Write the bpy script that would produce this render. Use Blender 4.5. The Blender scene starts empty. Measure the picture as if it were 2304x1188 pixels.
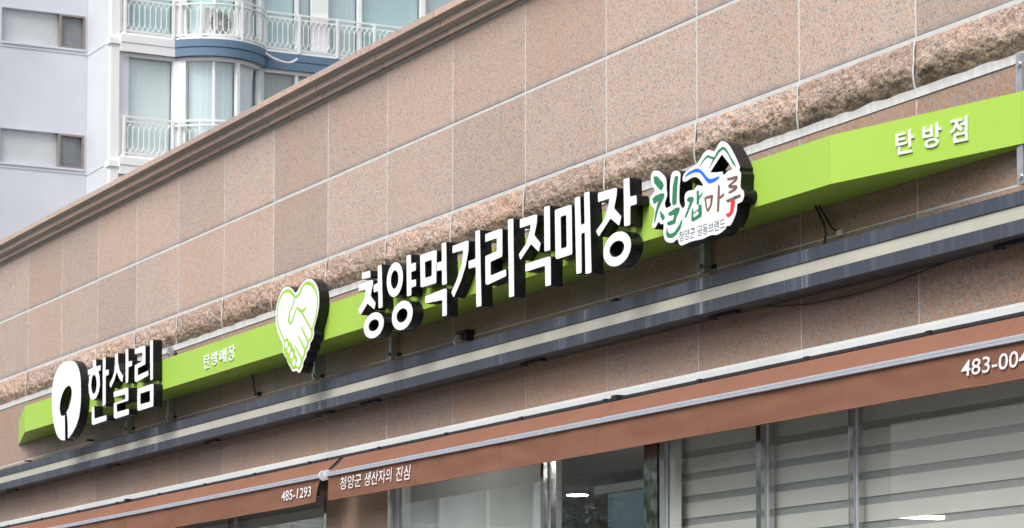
import bpy, bmesh, math, random
from mathutils import Vector, noise
from mathutils.geometry import tessellate_polygon
random.seed(7)
R = math.radians
scene = bpy.context.scene
col = scene.collection

# ------------------------------------------------------------------ camera
cam_d = bpy.data.cameras.new('camera')
cam = bpy.data.objects.new('camera', cam_d)
col.objects.link(cam)
cam.location = (0.0, -8.3854, 1.6)
th, pit = 0.468954, 0.0740757
vd = Vector((-math.cos(th) * math.cos(pit), math.sin(th) * math.cos(pit), math.sin(pit)))
cam.rotation_euler = vd.to_track_quat('-Z', 'Y').to_euler()
cam_d.sensor_width = 36.0
cam_d.lens = 6239.466 / 2304 * 36
cam_d.shift_y = (1147.71 - 594.0) / 2304
cam_d.clip_start = 0.1
cam_d.clip_end = 2000
cam_d.dof.use_dof = True
cam_d.dof.focus_distance = 18.0
cam_d.dof.aperture_fstop = 12.0
scene.camera = cam

# ------------------------------------------------------------------ sky, sun, exposure
SUN_EL, SUN_AZ = 53.0, 27.0      # azimuth measured from straight across the street (-Y) towards +X
world = bpy.data.worlds.new('World')
scene.world = world
world.use_nodes = True
wn = world.node_tree
wn.nodes.clear()
w_out = wn.nodes.new('ShaderNodeOutputWorld')
w_bg = wn.nodes.new('ShaderNodeBackground')
w_sky = wn.nodes.new('ShaderNodeTexSky')
w_sky.sky_type = 'NISHITA'
w_sky.sun_disc = False
w_sky.sun_elevation = R(SUN_EL)
sd = Vector((math.sin(R(SUN_AZ)) * math.cos(R(SUN_EL)), -math.cos(R(SUN_AZ)) * math.cos(R(SUN_EL)), math.sin(R(SUN_EL))))
w_sky.sun_rotation = math.atan2(sd.x, sd.y)
w_sky.air_density = 1.0
w_sky.dust_density = 4.0
w_sky.ozone_density = 1.0
w_hs = wn.nodes.new('ShaderNodeHueSaturation')
w_hs.inputs['Saturation'].default_value = 0.22      # cloud veil: the sky's light is nearly white
wn.links.new(w_sky.outputs['Color'], w_hs.inputs['Color'])
wn.links.new(w_hs.outputs['Color'], w_bg.inputs['Color'])
w_bg.inputs['Strength'].default_value = 0.12
wn.links.new(w_bg.outputs['Background'], w_out.inputs['Surface'])
sun_d = bpy.data.lights.new('sun', 'SUN')
sun_d.energy = 1.45
sun_d.angle = R(38)
sun_d.color = (1.0, 0.975, 0.94)
sun = bpy.data.objects.new('sun', sun_d)
sun.rotation_euler = (-sd).to_track_quat('-Z', 'Y').to_euler()
sun.location = (0, -20, 30)
col.objects.link(sun)
vs = scene.view_settings
vs.view_transform = 'Standard'
vs.look = 'None'
vs.gamma = 1.0
vs.use_curve_mapping = False
vs.exposure = 0.80
scene.cycles.max_bounces = 8
scene.cycles.transparent_max_bounces = 12

# ------------------------------------------------------------------ measured outlines (metres: along the wall, height)
GLYPHS={"한":[[["p",[[-24.1755,4.8414],[-24.1001,4.8401],[-24.092,4.7734],[-23.9626,4.7727],[-23.958,4.7233],[-24.0239,4.7196],[-23.9874,4.662],[-23.9763,4.5871],[-24.0086,4.526],[-24.0761,4.4822],[-24.1683,4.4722],[-24.2418,4.4946],[-24.2877,4.5505],[-24.3049,4.6221],[-24.2837,4.6851],[-24.2441,4.7217],[-24.3171,4.7167],[-24.3306,4.7667],[-24.1732,4.7752]]],["e",[[-24.0692,4.6155],[-24.0705,4.5962],[-24.0756,4.5778],[-24.0843,4.5614],[-24.0962,4.5476],[-24.1106,4.5372],[-24.1269,4.5307],[-24.1442,4.5285],[-24.1617,4.5306],[-24.1785,4.537],[-24.1937,4.5474],[-24.2066,4.5611],[-24.2166,4.5777],[-24.2231,4.5961],[-24.2257,4.6155],[-24.2244,4.6349],[-24.2193,4.6534],[-24.2105,4.6699],[-24.1985,4.6837],[-24.184,4.6941],[-24.1677,4.7005],[-24.1503,4.7026],[-24.1328,4.7004],[-24.1161,4.6939],[-24.1009,4.6835],[-24.0881,4.6697],[-24.0782,4.6532],[-24.0718,4.6348]]]],[["p",[[-23.9018,4.832],[-23.825,4.8305],[-23.8208,4.7061],[-23.7334,4.7092],[-23.7316,4.6569],[-23.8134,4.654],[-23.8102,4.3909],[-23.8924,4.39]]]],[["p",[[-24.204,4.4146],[-24.1373,4.4144],[-24.1188,4.2989],[-23.7845,4.2988],[-23.7744,4.2503],[-24.1457,4.2422],[-24.1954,4.2534]]]]],"살":[[["p",[[-23.5554,4.8283],[-23.486,4.8265],[-23.4747,4.7328],[-23.4339,4.6648],[-23.333,4.6013],[-23.3532,4.5477],[-23.4313,4.5859],[-23.5083,4.6595],[-23.5753,4.5852],[-23.6712,4.53],[-23.7091,4.5723],[-23.6102,4.6299],[-23.5541,4.7009]]]],[["p",[[-23.2722,4.8356],[-23.2042,4.8338],[-23.1951,4.7144],[-23.0979,4.714],[-23.0964,4.6647],[-23.1935,4.6649],[-23.1948,4.5306],[-23.2625,4.5289]]]],[["p",[[-23.5861,4.4892],[-23.2287,4.4894],[-23.1906,4.4827],[-23.1843,4.3684],[-23.4988,4.366],[-23.4966,4.298],[-23.1739,4.2958],[-23.1669,4.2442],[-23.5224,4.2399],[-23.5727,4.2519],[-23.5827,4.3862],[-23.2664,4.3929],[-23.2677,4.4325],[-23.5843,4.4363]]]]],"림":[[["p",[[-23.0284,4.8085],[-22.7844,4.8114],[-22.7474,4.8017],[-22.7453,4.6391],[-22.9455,4.6281],[-22.9437,4.5657],[-22.6729,4.5781],[-22.6638,4.5332],[-22.9739,4.5086],[-23.0196,4.5207],[-23.0239,4.6636],[-22.82,4.6776],[-22.8221,4.7513],[-23.0269,4.7602]]]],[["p",[[-22.6283,4.834],[-22.5557,4.8331],[-22.5458,4.4844],[-22.6131,4.4855]]]],[["p",[[-22.9454,4.4488],[-22.5655,4.4515],[-22.5291,4.4432],[-22.5314,4.2514],[-22.9129,4.2496],[-22.9451,4.2616]]],["p",[[-22.8697,4.3965],[-22.6158,4.3982],[-22.613,4.3015],[-22.8669,4.3034]]]]],"청":[[["p",[[-18.0976,4.7753],[-17.9514,4.7708],[-17.942,4.7182],[-18.0971,4.7263]]]],[["p",[[-18.1513,4.7007],[-17.9373,4.701],[-17.8994,4.6929],[-17.897,4.6707],[-17.9276,4.6109],[-17.9385,4.5832],[-17.8513,4.5231],[-17.8731,4.4777],[-17.9939,4.5375],[-18.1149,4.4699],[-18.163,4.513],[-18.055,4.5779],[-18.0264,4.6429],[-18.153,4.6465]]]],[["p",[[-17.8183,4.7871],[-17.7523,4.7866],[-17.7299,4.4752],[-17.8024,4.4775],[-17.8079,4.6027],[-17.8853,4.6015],[-17.8902,4.6569],[-17.815,4.6628]]]],[["e",[[-17.7094,4.367],[-17.7135,4.3466],[-17.7261,4.3272],[-17.7465,4.3098],[-17.7738,4.2953],[-17.8067,4.2842],[-17.8434,4.2773],[-17.8823,4.2748],[-17.9213,4.2769],[-17.9586,4.2836],[-17.9922,4.2945],[-18.0204,4.3091],[-18.0417,4.3267],[-18.055,4.3463],[-18.0597,4.367],[-18.0554,4.3876],[-18.0425,4.4073],[-18.0215,4.4248],[-17.9936,4.4394],[-17.9602,4.4503],[-17.923,4.457],[-17.884,4.4592],[-17.845,4.4567],[-17.8081,4.4498],[-17.7751,4.4387],[-17.7475,4.4241],[-17.7268,4.4067],[-17.7138,4.3873]]],["e",[[-17.7926,4.367],[-17.7948,4.358],[-17.8014,4.3495],[-17.8121,4.3419],[-17.8263,4.3355],[-17.8434,4.3307],[-17.8626,4.3277],[-17.8828,4.3266],[-17.903,4.3276],[-17.9223,4.3306],[-17.9397,4.3353],[-17.9542,4.3417],[-17.9652,4.3494],[-17.972,4.3579],[-17.9744,4.367],[-17.9722,4.376],[-17.9655,4.3845],[-17.9547,4.3922],[-17.9403,4.3986],[-17.923,4.4034],[-17.9037,4.4063],[-17.8835,4.4073],[-17.8633,4.4063],[-17.8441,4.4032],[-17.8269,4.3984],[-17.8125,4.392],[-17.8017,4.3844],[-17.7949,4.3759]]]]],"양":[[["e",[[-17.3887,4.6441],[-17.3919,4.6169],[-17.4017,4.591],[-17.4176,4.5678],[-17.4389,4.5483],[-17.4644,4.5336],[-17.4931,4.5244],[-17.5233,4.5211],[-17.5537,4.524],[-17.5827,4.533],[-17.6089,4.5476],[-17.6308,4.567],[-17.6474,4.5904],[-17.6578,4.6165],[-17.6615,4.6441],[-17.6583,4.6716],[-17.6483,4.6977],[-17.632,4.7212],[-17.6104,4.7406],[-17.5845,4.7552],[-17.5556,4.7642],[-17.5252,4.7671],[-17.4948,4.7639],[-17.4661,4.7546],[-17.4402,4.7399],[-17.4187,4.7204],[-17.4024,4.6971],[-17.3923,4.6713]]],["e",[[-17.4632,4.6445],[-17.4647,4.6304],[-17.4694,4.617],[-17.4769,4.6049],[-17.487,4.5949],[-17.4991,4.5873],[-17.5127,4.5825],[-17.527,4.5809],[-17.5414,4.5825],[-17.5551,4.5871],[-17.5674,4.5947],[-17.5777,4.6048],[-17.5855,4.6168],[-17.5904,4.6303],[-17.5921,4.6445],[-17.5906,4.6587],[-17.5859,4.6722],[-17.5783,4.6843],[-17.5681,4.6944],[-17.5559,4.7019],[-17.5423,4.7066],[-17.528,4.7082],[-17.5136,4.7065],[-17.5,4.7018],[-17.4877,4.6942],[-17.4775,4.6841],[-17.4698,4.6721],[-17.4649,4.6586]]]],[["p",[[-17.3304,4.7854],[-17.2589,4.7837],[-17.2543,4.7164],[-17.177,4.7157],[-17.1746,4.6579],[-17.2518,4.6584],[-17.2493,4.6004],[-17.1742,4.5986],[-17.1718,4.5479],[-17.249,4.548],[-17.2466,4.4945],[-17.3201,4.4965]]]],[["e",[[-17.2249,4.3756],[-17.2291,4.353],[-17.2416,4.3315],[-17.2619,4.3122],[-17.289,4.296],[-17.3216,4.2837],[-17.3581,4.276],[-17.3967,4.2733],[-17.4355,4.2757],[-17.4725,4.2831],[-17.5058,4.2952],[-17.5338,4.3114],[-17.5549,4.3308],[-17.5682,4.3526],[-17.5728,4.3756],[-17.5685,4.3985],[-17.5556,4.4203],[-17.5348,4.4398],[-17.507,4.456],[-17.4739,4.4681],[-17.4369,4.4755],[-17.3982,4.4779],[-17.3595,4.4752],[-17.3229,4.4675],[-17.2901,4.4552],[-17.2627,4.439],[-17.2421,4.4196],[-17.2293,4.3982]]],["e",[[-17.3087,4.3755],[-17.3109,4.365],[-17.3177,4.355],[-17.3285,4.346],[-17.343,4.3384],[-17.3604,4.3327],[-17.3798,4.3292],[-17.4003,4.328],[-17.4208,4.3291],[-17.4404,4.3326],[-17.458,4.3382],[-17.4728,4.3458],[-17.4839,4.3548],[-17.4909,4.3649],[-17.4933,4.3755],[-17.4911,4.3862],[-17.4843,4.3962],[-17.4732,4.4053],[-17.4586,4.4128],[-17.4411,4.4185],[-17.4215,4.422],[-17.401,4.4231],[-17.3804,4.4219],[-17.3609,4.4183],[-17.3435,4.4126],[-17.3289,4.4051],[-17.3179,4.3961],[-17.3111,4.3861]]]]],"먹":[[["p",[[-17.1067,4.7565],[-16.8655,4.7545],[-16.8392,4.747],[-16.8463,4.5235],[-17.0703,4.5259],[-17.0972,4.5323]]],["p",[[-17.0302,4.6941],[-16.9179,4.6951],[-16.9173,4.5841],[-17.0234,4.5852]]]],[["p",[[-16.7611,4.7847],[-16.6913,4.7835],[-16.6802,4.4942],[-16.7538,4.4967],[-16.7563,4.6027],[-16.8345,4.6036],[-16.8348,4.6628],[-16.7585,4.6611]]]],[["p",[[-17.0227,4.4588],[-16.7099,4.4699],[-16.682,4.4643],[-16.6793,4.2804],[-16.7489,4.2825],[-16.7494,4.3958],[-17.0183,4.4074]]]]],"거":[[["p",[[-16.5915,4.7406],[-16.3675,4.7431],[-16.3444,4.7361],[-16.3499,4.6655],[-16.3921,4.5697],[-16.4596,4.4855],[-16.5725,4.3873],[-16.61,4.4294],[-16.5278,4.4994],[-16.4502,4.5995],[-16.4272,4.6857],[-16.5932,4.6901]]]],[["p",[[-16.245,4.7869],[-16.1785,4.7849],[-16.153,4.276],[-16.2287,4.2785],[-16.2387,4.5474],[-16.3439,4.5482],[-16.3459,4.602],[-16.2427,4.6029]]]]],"리":[[["p",[[-16.0974,4.7435],[-15.8747,4.7445],[-15.849,4.7371],[-15.8489,4.557],[-16.0187,4.5471],[-16.0185,4.4585],[-15.7977,4.4684],[-15.7905,4.4219],[-16.0632,4.4021],[-16.0931,4.4113],[-16.0972,4.5981],[-15.9298,4.6065],[-15.928,4.6895],[-16.0973,4.6889]]]],[["p",[[-15.7687,4.7865],[-15.6927,4.7825],[-15.6802,4.2748],[-15.7523,4.278]]]]],"직":[[["p",[[-15.5994,4.7617],[-15.3821,4.7575],[-15.3576,4.7511],[-15.3647,4.6955],[-15.398,4.6262],[-15.311,4.5617],[-15.3354,4.5097],[-15.4436,4.5763],[-15.5906,4.4948],[-15.6156,4.537],[-15.5141,4.5888],[-15.4646,4.6544],[-15.447,4.7021],[-15.5994,4.7026]]]],[["p",[[-15.2656,4.7862],[-15.1882,4.7822],[-15.182,4.4979],[-15.261,4.5009]]]],[["p",[[-15.5231,4.4637],[-15.2009,4.463],[-15.1769,4.4571],[-15.1739,4.2757],[-15.2493,4.2798],[-15.2525,4.4104],[-15.5231,4.4099]]]]],"매":[[["p",[[-15.12,4.7429],[-14.9213,4.7428],[-14.898,4.7358],[-14.8908,4.4287],[-15.0902,4.4274],[-15.1123,4.4371]]],["p",[[-15.0439,4.6858],[-14.9683,4.6862],[-14.9639,4.4864],[-15.0377,4.4857]]]],[["p",[[-14.8581,4.7758],[-14.7888,4.7744],[-14.778,4.594],[-14.7305,4.5951],[-14.7363,4.7859],[-14.6679,4.7845],[-14.6442,4.2789],[-14.7204,4.2805],[-14.7275,4.539],[-14.7733,4.5375],[-14.7693,4.2961],[-14.8383,4.2973]]]]],"장":[[["p",[[-14.5615,4.7555],[-14.3473,4.7499],[-14.3223,4.7441],[-14.3272,4.6988],[-14.359,4.6273],[-14.2688,4.5627],[-14.2971,4.5106],[-14.4033,4.5729],[-14.5499,4.4848],[-14.5867,4.5247],[-14.4904,4.5753],[-14.4377,4.6402],[-14.4153,4.6959],[-14.5585,4.6966]]]],[["p",[[-14.2426,4.784],[-14.1715,4.7823],[-14.1661,4.6655],[-14.0881,4.6622],[-14.0823,4.606],[-14.1619,4.6077],[-14.1626,4.4938],[-14.2366,4.4979]]]],[["e",[[-14.1542,4.3767],[-14.1568,4.359],[-14.1645,4.3417],[-14.1769,4.3255],[-14.1938,4.3109],[-14.2145,4.2982],[-14.2387,4.2878],[-14.2654,4.2801],[-14.2939,4.2753],[-14.3234,4.2736],[-14.353,4.275],[-14.3818,4.2795],[-14.4088,4.287],[-14.4333,4.2972],[-14.4545,4.3099],[-14.4717,4.3247],[-14.4844,4.3411],[-14.4921,4.3586],[-14.4946,4.3767],[-14.4919,4.3948],[-14.484,4.4123],[-14.4712,4.4288],[-14.4538,4.4436],[-14.4325,4.4563],[-14.4078,4.4665],[-14.3807,4.4741],[-14.3519,4.4786],[-14.3222,4.48],[-14.2927,4.4782],[-14.2642,4.4734],[-14.2376,4.4657],[-14.2136,4.4553],[-14.1929,4.4426],[-14.1763,4.4279],[-14.164,4.4117],[-14.1566,4.3945]]],["e",[[-14.2358,4.3776],[-14.2381,4.3673],[-14.2448,4.3574],[-14.2556,4.3486],[-14.2698,4.3412],[-14.287,4.3357],[-14.3061,4.3322],[-14.3262,4.331],[-14.3464,4.3321],[-14.3656,4.3355],[-14.3828,4.341],[-14.3972,4.3484],[-14.4081,4.3573],[-14.4148,4.3672],[-14.417,4.3776],[-14.4147,4.388],[-14.4078,4.3979],[-14.3969,4.4068],[-14.3824,4.4142],[-14.3651,4.4197],[-14.3459,4.4231],[-14.3257,4.4242],[-14.3055,4.423],[-14.2865,4.4195],[-14.2694,4.4139],[-14.2552,4.4065],[-14.2446,4.3977],[-14.238,4.3879]]]]]}
LOGO=[[-24.9843,4.179],[-25.0707,4.1839],[-25.1805,4.2166],[-25.277,4.2877],[-25.3602,4.4063],[-25.4041,4.5555],[-25.4112,4.653],[-25.3953,4.7287],[-25.345,4.8104],[-25.2381,4.8854],[-25.0993,4.9178],[-24.9455,4.9241],[-24.8138,4.9109],[-24.6915,4.8761],[-24.5928,4.8035],[-24.5383,4.7034],[-24.5252,4.5893],[-24.527,4.4768],[-24.576,4.3502],[-24.6925,4.2577],[-24.8414,4.1957],[-24.8957,4.1835],[-24.9069,4.3155],[-24.9217,4.3834],[-24.9483,4.4383],[-24.8675,4.4826],[-24.8178,4.5346],[-24.7959,4.5987],[-24.813,4.6479],[-24.8596,4.6756],[-24.9056,4.6814],[-24.997,4.6673],[-25.0877,4.6194],[-25.1469,4.5489],[-25.1599,4.483],[-25.1268,4.4319],[-25.0643,4.4143],[-25.0028,4.4179]]
HEART={"outer":[[-19.3441,4.8005],[-19.2771,4.8232],[-19.2106,4.8548],[-19.1442,4.8713],[-19.0874,4.8729],[-19.0213,4.8577],[-18.9553,4.8227],[-18.9081,4.7759],[-18.885,4.7143],[-18.884,4.6412],[-18.9056,4.5857],[-18.942,4.532],[-18.9805,4.4784],[-18.9781,4.4415],[-18.9964,4.4072],[-19.0466,4.3766],[-19.0611,4.3417],[-19.1136,4.3149],[-19.1263,4.2833],[-19.1771,4.2523],[-19.1918,4.2172],[-19.2389,4.1819],[-19.2772,4.1839],[-19.3197,4.2035],[-19.3581,4.2003],[-19.3989,4.2093],[-19.4421,4.2454],[-19.4914,4.2845],[-19.5114,4.3167],[-19.545,4.3355],[-19.5909,4.3821],[-19.5958,4.439],[-19.662,4.5034],[-19.7127,4.5699],[-19.7377,4.6335],[-19.7408,4.702],[-19.716,4.7667],[-19.6672,4.8206],[-19.5987,4.864],[-19.53,4.8732],[-19.4614,4.8615],[-19.3968,4.8323]],"strokes":[[[[-19.3532,4.7645],[-19.4022,4.8032],[-19.4609,4.83],[-19.5138,4.8387],[-19.5687,4.8388],[-19.6373,4.809],[-19.6861,4.7628],[-19.7089,4.6978],[-19.7037,4.6292],[-19.663,4.5637],[-19.6027,4.5036],[-19.5429,4.4513]],[0.0104,0.0193,0.0253,0.0253,0.0193,0.0134,0.0104,0.0097,0.0097,0.0097,0.0104,0.0104]],[[[-19.3532,4.7645],[-19.2668,4.7773],[-19.2196,4.819],[-19.1533,4.8431],[-19.0964,4.8403],[-19.0302,4.8207],[-18.964,4.7763],[-18.9203,4.7191],[-18.9121,4.6595],[-18.9335,4.5893],[-18.97,4.5282],[-19.016,4.4755],[-19.0137,4.4386],[-19.047,4.406],[-19.0808,4.3991]],[0.0179,0.0193,0.0149,0.0193,0.0253,0.0223,0.0149,0.0104,0.0104,0.0104,0.0104,0.0119,0.0134,0.0164,0.0149]],[[[-19.357,4.7598],[-19.3911,4.716],[-19.4486,4.6638],[-19.4713,4.6219],[-19.4611,4.5907],[-19.4317,4.5781],[-19.4047,4.5895],[-19.3704,4.6276],[-19.3077,4.6863]],[0.0104,0.0104,0.0104,0.0119,0.0149,0.0164,0.0134,0.0104,0.0104]],[[[-19.3077,4.6885],[-19.2651,4.6606],[-19.2132,4.642],[-19.1638,4.6488],[-19.1413,4.6717]],[0.0089,0.0179,0.0238,0.0179,0.006]],[[[-19.2131,4.6331],[-19.1399,4.572],[-19.0635,4.5108],[-19.0255,4.4803]],[0.0119,0.0119,0.0119,0.0134]],[[[-19.2191,4.5245],[-19.167,4.4722],[-19.0903,4.4039]],[0.0089,0.0119,0.0164]],[[[-19.2813,4.4619],[-19.2135,4.4041],[-19.1461,4.3445]],[0.0089,0.0119,0.0164]],[[[-19.3438,4.3961],[-19.2698,4.3295],[-19.2022,4.2773]],[0.0089,0.0119,0.0164]],[[[-19.0846,4.4032],[-19.0992,4.3683],[-19.1461,4.3408],[-19.1589,4.3055],[-19.2078,4.2743],[-19.2188,4.2424],[-19.2681,4.2147],[-19.3163,4.2372]],[0.0179,0.0134,0.0179,0.0134,0.0179,0.0134,0.0179,0.0104]]],"green":[[-19.5625,4.4499],[-19.5236,4.4699],[-19.4943,4.4731],[-19.4687,4.4573],[-19.4606,4.4376],[-19.4256,4.4334],[-19.3962,4.4113],[-19.3939,4.3887],[-19.357,4.3783],[-19.3431,4.3529],[-19.3506,4.3352],[-19.3118,4.3159],[-19.3018,4.2888],[-19.3262,4.2546],[-19.3163,4.2312],[-19.3546,4.2222],[-19.3992,4.2294],[-19.4424,4.2678],[-19.4777,4.283],[-19.4978,4.3189],[-19.5413,4.3501],[-19.5655,4.3941]],"white":[[[-19.4838,4.4215],[-19.4865,4.41],[-19.4945,4.4007],[-19.5061,4.3955],[-19.5192,4.3955],[-19.531,4.4006],[-19.5393,4.4099],[-19.5424,4.4215],[-19.5397,4.4332],[-19.5317,4.4425],[-19.52,4.4476],[-19.507,4.4476],[-19.4951,4.4424],[-19.4869,4.4331]],[[-19.4286,4.3776],[-19.4313,4.3661],[-19.4392,4.3568],[-19.4509,4.3516],[-19.4638,4.3516],[-19.4756,4.3567],[-19.4839,4.366],[-19.487,4.3776],[-19.4843,4.3892],[-19.4763,4.3985],[-19.4647,4.4036],[-19.4517,4.4036],[-19.4399,4.3985],[-19.4317,4.3892]],[[-19.3756,4.3289],[-19.3782,4.3174],[-19.3862,4.3081],[-19.3977,4.303],[-19.4106,4.303],[-19.4224,4.3081],[-19.4306,4.3174],[-19.4337,4.3289],[-19.431,4.3405],[-19.423,4.3497],[-19.4114,4.3549],[-19.3985,4.3549],[-19.3868,4.3497],[-19.3786,4.3405]],[[-19.3284,4.2707],[-19.3311,4.2592],[-19.3389,4.25],[-19.3505,4.2448],[-19.3633,4.2448],[-19.375,4.2499],[-19.3832,4.2592],[-19.3863,4.2707],[-19.3836,4.2823],[-19.3757,4.2915],[-19.3641,4.2966],[-19.3512,4.2966],[-19.3396,4.2915],[-19.3314,4.2822]]]}
BRAND={"outer":[[-13.8822,4.7706],[-13.9087,4.7567],[-13.9155,4.7247],[-13.8895,4.6738],[-13.87,4.6506],[-13.9096,4.6309],[-13.9257,4.6005],[-13.9101,4.5647],[-13.8735,4.5389],[-13.8843,4.4944],[-13.9044,4.4513],[-13.8914,4.4327],[-13.8651,4.4319],[-13.8256,4.4598],[-13.8036,4.4419],[-13.7672,4.4361],[-13.7741,4.3912],[-13.755,4.3423],[-13.7036,4.3181],[-13.6523,4.3135],[-13.6113,4.3267],[-13.595,4.2982],[-13.5697,4.2813],[-13.5254,4.2824],[-13.4751,4.2863],[-13.4125,4.2863],[-13.3258,4.2826],[-13.2765,4.2877],[-13.2276,4.2896],[-13.179,4.2821],[-13.1305,4.2872],[-13.0823,4.3017],[-13.0677,4.3151],[-13.0283,4.312],[-12.9863,4.3493],[-12.9622,4.383],[-12.9558,4.4196],[-12.9086,4.4243],[-12.8847,4.4515],[-12.8902,4.4837],[-12.9194,4.5043],[-12.9189,4.545],[-12.915,4.5819],[-12.9336,4.6071],[-12.9263,4.6215],[-12.9589,4.6713],[-13.0057,4.7302],[-13.053,4.7768],[-13.1069,4.8027],[-13.1493,4.7947],[-13.1983,4.7605],[-13.2592,4.7819],[-13.321,4.7688],[-13.3834,4.7255],[-13.4711,4.7121],[-13.5344,4.6908],[-13.5524,4.6615],[-13.5348,4.6442],[-13.4969,4.6441],[-13.434,4.6525],[-13.3842,4.6419],[-13.335,4.6044],[-13.3253,4.5848],[-13.3846,4.6001],[-13.4222,4.5808],[-13.4849,4.585],[-13.5228,4.572],[-13.5294,4.5407],[-13.5234,4.5105],[-13.5463,4.4949],[-13.5866,4.5308],[-13.5858,4.6217],[-13.5724,4.691],[-13.5976,4.7183],[-13.6423,4.7281],[-13.681,4.7101],[-13.6944,4.6404],[-13.6951,4.5554],[-13.6786,4.5343],[-13.7406,4.5269],[-13.7533,4.5585],[-13.7271,4.5935],[-13.7332,4.6339],[-13.7391,4.7006],[-13.7908,4.7425],[-13.8363,4.7638]],"hole":[[-13.2422,4.6477],[-13.1747,4.6912],[-13.1162,4.7264],[-13.0447,4.6647],[-13.0069,4.6251],[-13.0523,4.6237],[-13.0813,4.6111],[-13.1054,4.6078],[-13.1088,4.6299],[-13.1631,4.6351]],"green":[[[-13.8825,4.7375],[-13.8366,4.7295],[-13.7718,4.68],[-13.7628,4.6587],[-13.7916,4.6386],[-13.8176,4.6516],[-13.8762,4.698]],[[-13.8966,4.6055],[-13.8637,4.6198],[-13.7917,4.6228],[-13.7554,4.6147],[-13.7634,4.5898],[-13.8027,4.5569],[-13.8316,4.5254],[-13.8555,4.4831],[-13.8741,4.4564],[-13.878,4.4669],[-13.8644,4.5176],[-13.8379,4.566],[-13.8246,4.5836],[-13.8772,4.5712]],[[-13.8081,4.5248],[-13.7539,4.4831],[-13.7566,4.4639],[-13.78,4.4611],[-13.8032,4.4878]],[[-13.6362,4.6924],[-13.6081,4.694],[-13.598,4.6825],[-13.6087,4.6257],[-13.6184,4.5296],[-13.6607,4.5287],[-13.6682,4.5509],[-13.6598,4.6344]],[[-13.715,4.4932],[-13.625,4.5098],[-13.5804,4.5051],[-13.587,4.4821],[-13.6191,4.4515],[-13.6321,4.421],[-13.677,4.4184],[-13.7156,4.4213],[-13.731,4.4368],[-13.7025,4.4441],[-13.6575,4.4447],[-13.6445,4.4719],[-13.7023,4.4748]],[[-13.7311,4.4172],[-13.7159,4.3821],[-13.6903,4.3683],[-13.6454,4.371],[-13.5941,4.402],[-13.5557,4.4361],[-13.5558,4.4154],[-13.5752,4.3795],[-13.6264,4.3518],[-13.6648,4.3415],[-13.7162,4.3494],[-13.7393,4.3694]],[[-13.5017,4.5361],[-13.4789,4.5484],[-13.4288,4.54],[-13.4227,4.5261],[-13.4607,4.484],[-13.5114,4.4341],[-13.5303,4.4372],[-13.4921,4.4827],[-13.4666,4.5173],[-13.4917,4.5215]],[[-13.3911,4.569],[-13.3663,4.5648],[-13.3666,4.5327],[-13.3231,4.551],[-13.3257,4.5387],[-13.3631,4.5161],[-13.3671,4.4846],[-13.3919,4.4888]],[[-13.4483,4.4626],[-13.4319,4.4793],[-13.4285,4.4497],[-13.3736,4.46],[-13.3733,4.4837],[-13.3386,4.4818],[-13.3341,4.4375],[-13.3393,4.4127],[-13.399,4.4031],[-13.4427,4.3985],[-13.4526,4.4117]],[[-13.3651,4.6945],[-13.3213,4.7317],[-13.2718,4.7522],[-13.1962,4.7257],[-13.2134,4.716],[-13.2658,4.7383],[-13.309,4.7269]],[[-13.2604,4.665],[-13.211,4.7156],[-13.1557,4.759],[-13.1036,4.7698],[-13.0677,4.753],[-13.0181,4.6946],[-12.9828,4.6567],[-12.9618,4.6228],[-13.0006,4.6536],[-13.0442,4.7088],[-13.0798,4.7425],[-13.1038,4.7533],[-13.1438,4.7428],[-13.1988,4.7083]],[[-13.0147,4.4596],[-12.9873,4.4688],[-12.9659,4.4702],[-12.9731,4.4601],[-12.9827,4.4542],[-12.9911,4.4493],[-13.0089,4.4523]]],"white":[[[-13.4285,4.4401],[-13.3737,4.4491],[-13.3701,4.4306],[-13.4237,4.42]]],"brown":[[[-13.3086,4.523],[-13.289,4.512],[-13.2773,4.457],[-13.2629,4.4271],[-13.2776,4.4295],[-13.2945,4.4598]],[[-13.2889,4.5196],[-13.213,4.5164],[-13.2108,4.5001],[-13.2866,4.5033]],[[-13.2376,4.5014],[-13.2107,4.5065],[-13.2258,4.458],[-13.2629,4.4271],[-13.27,4.4449],[-13.2441,4.4642]],[[-13.1578,4.5642],[-13.1373,4.5543],[-13.1404,4.4946],[-13.092,4.5054],[-13.0922,4.4896],[-13.1406,4.4788],[-13.1473,4.4133],[-13.1716,4.4078]],[[-13.0612,4.5823],[-12.9599,4.5803],[-12.9423,4.5678],[-12.9603,4.549],[-13.0258,4.5352],[-13.0461,4.5418],[-12.9779,4.5615],[-13.0553,4.5687]],[[-13.0485,4.5422],[-12.9546,4.526],[-12.9488,4.5125],[-12.9727,4.4977],[-13.0323,4.4921],[-13.0537,4.5021],[-12.9903,4.5121],[-13.0439,4.5256]],[[-13.0745,4.4614],[-12.9233,4.4705],[-12.9141,4.4565],[-12.9377,4.451],[-13.0567,4.4445]]],"red":[[[-13.0184,4.4551],[-12.9792,4.4486],[-12.9795,4.4235],[-12.9978,4.3826],[-13.0277,4.3654],[-13.0576,4.364],[-13.0753,4.3858],[-13.0454,4.384],[-13.0273,4.4],[-13.021,4.4367]]],"blue":[[[-13.5219,4.6692],[-13.4839,4.6884],[-13.4211,4.6967],[-13.3713,4.6924],[-13.322,4.6663],[-13.2731,4.6257],[-13.2304,4.6086],[-13.1392,4.6073],[-13.1757,4.5896],[-13.2306,4.5863],[-13.2612,4.5904],[-13.2978,4.6172],[-13.3468,4.661],[-13.3963,4.6762],[-13.4589,4.6775]]]}


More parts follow.
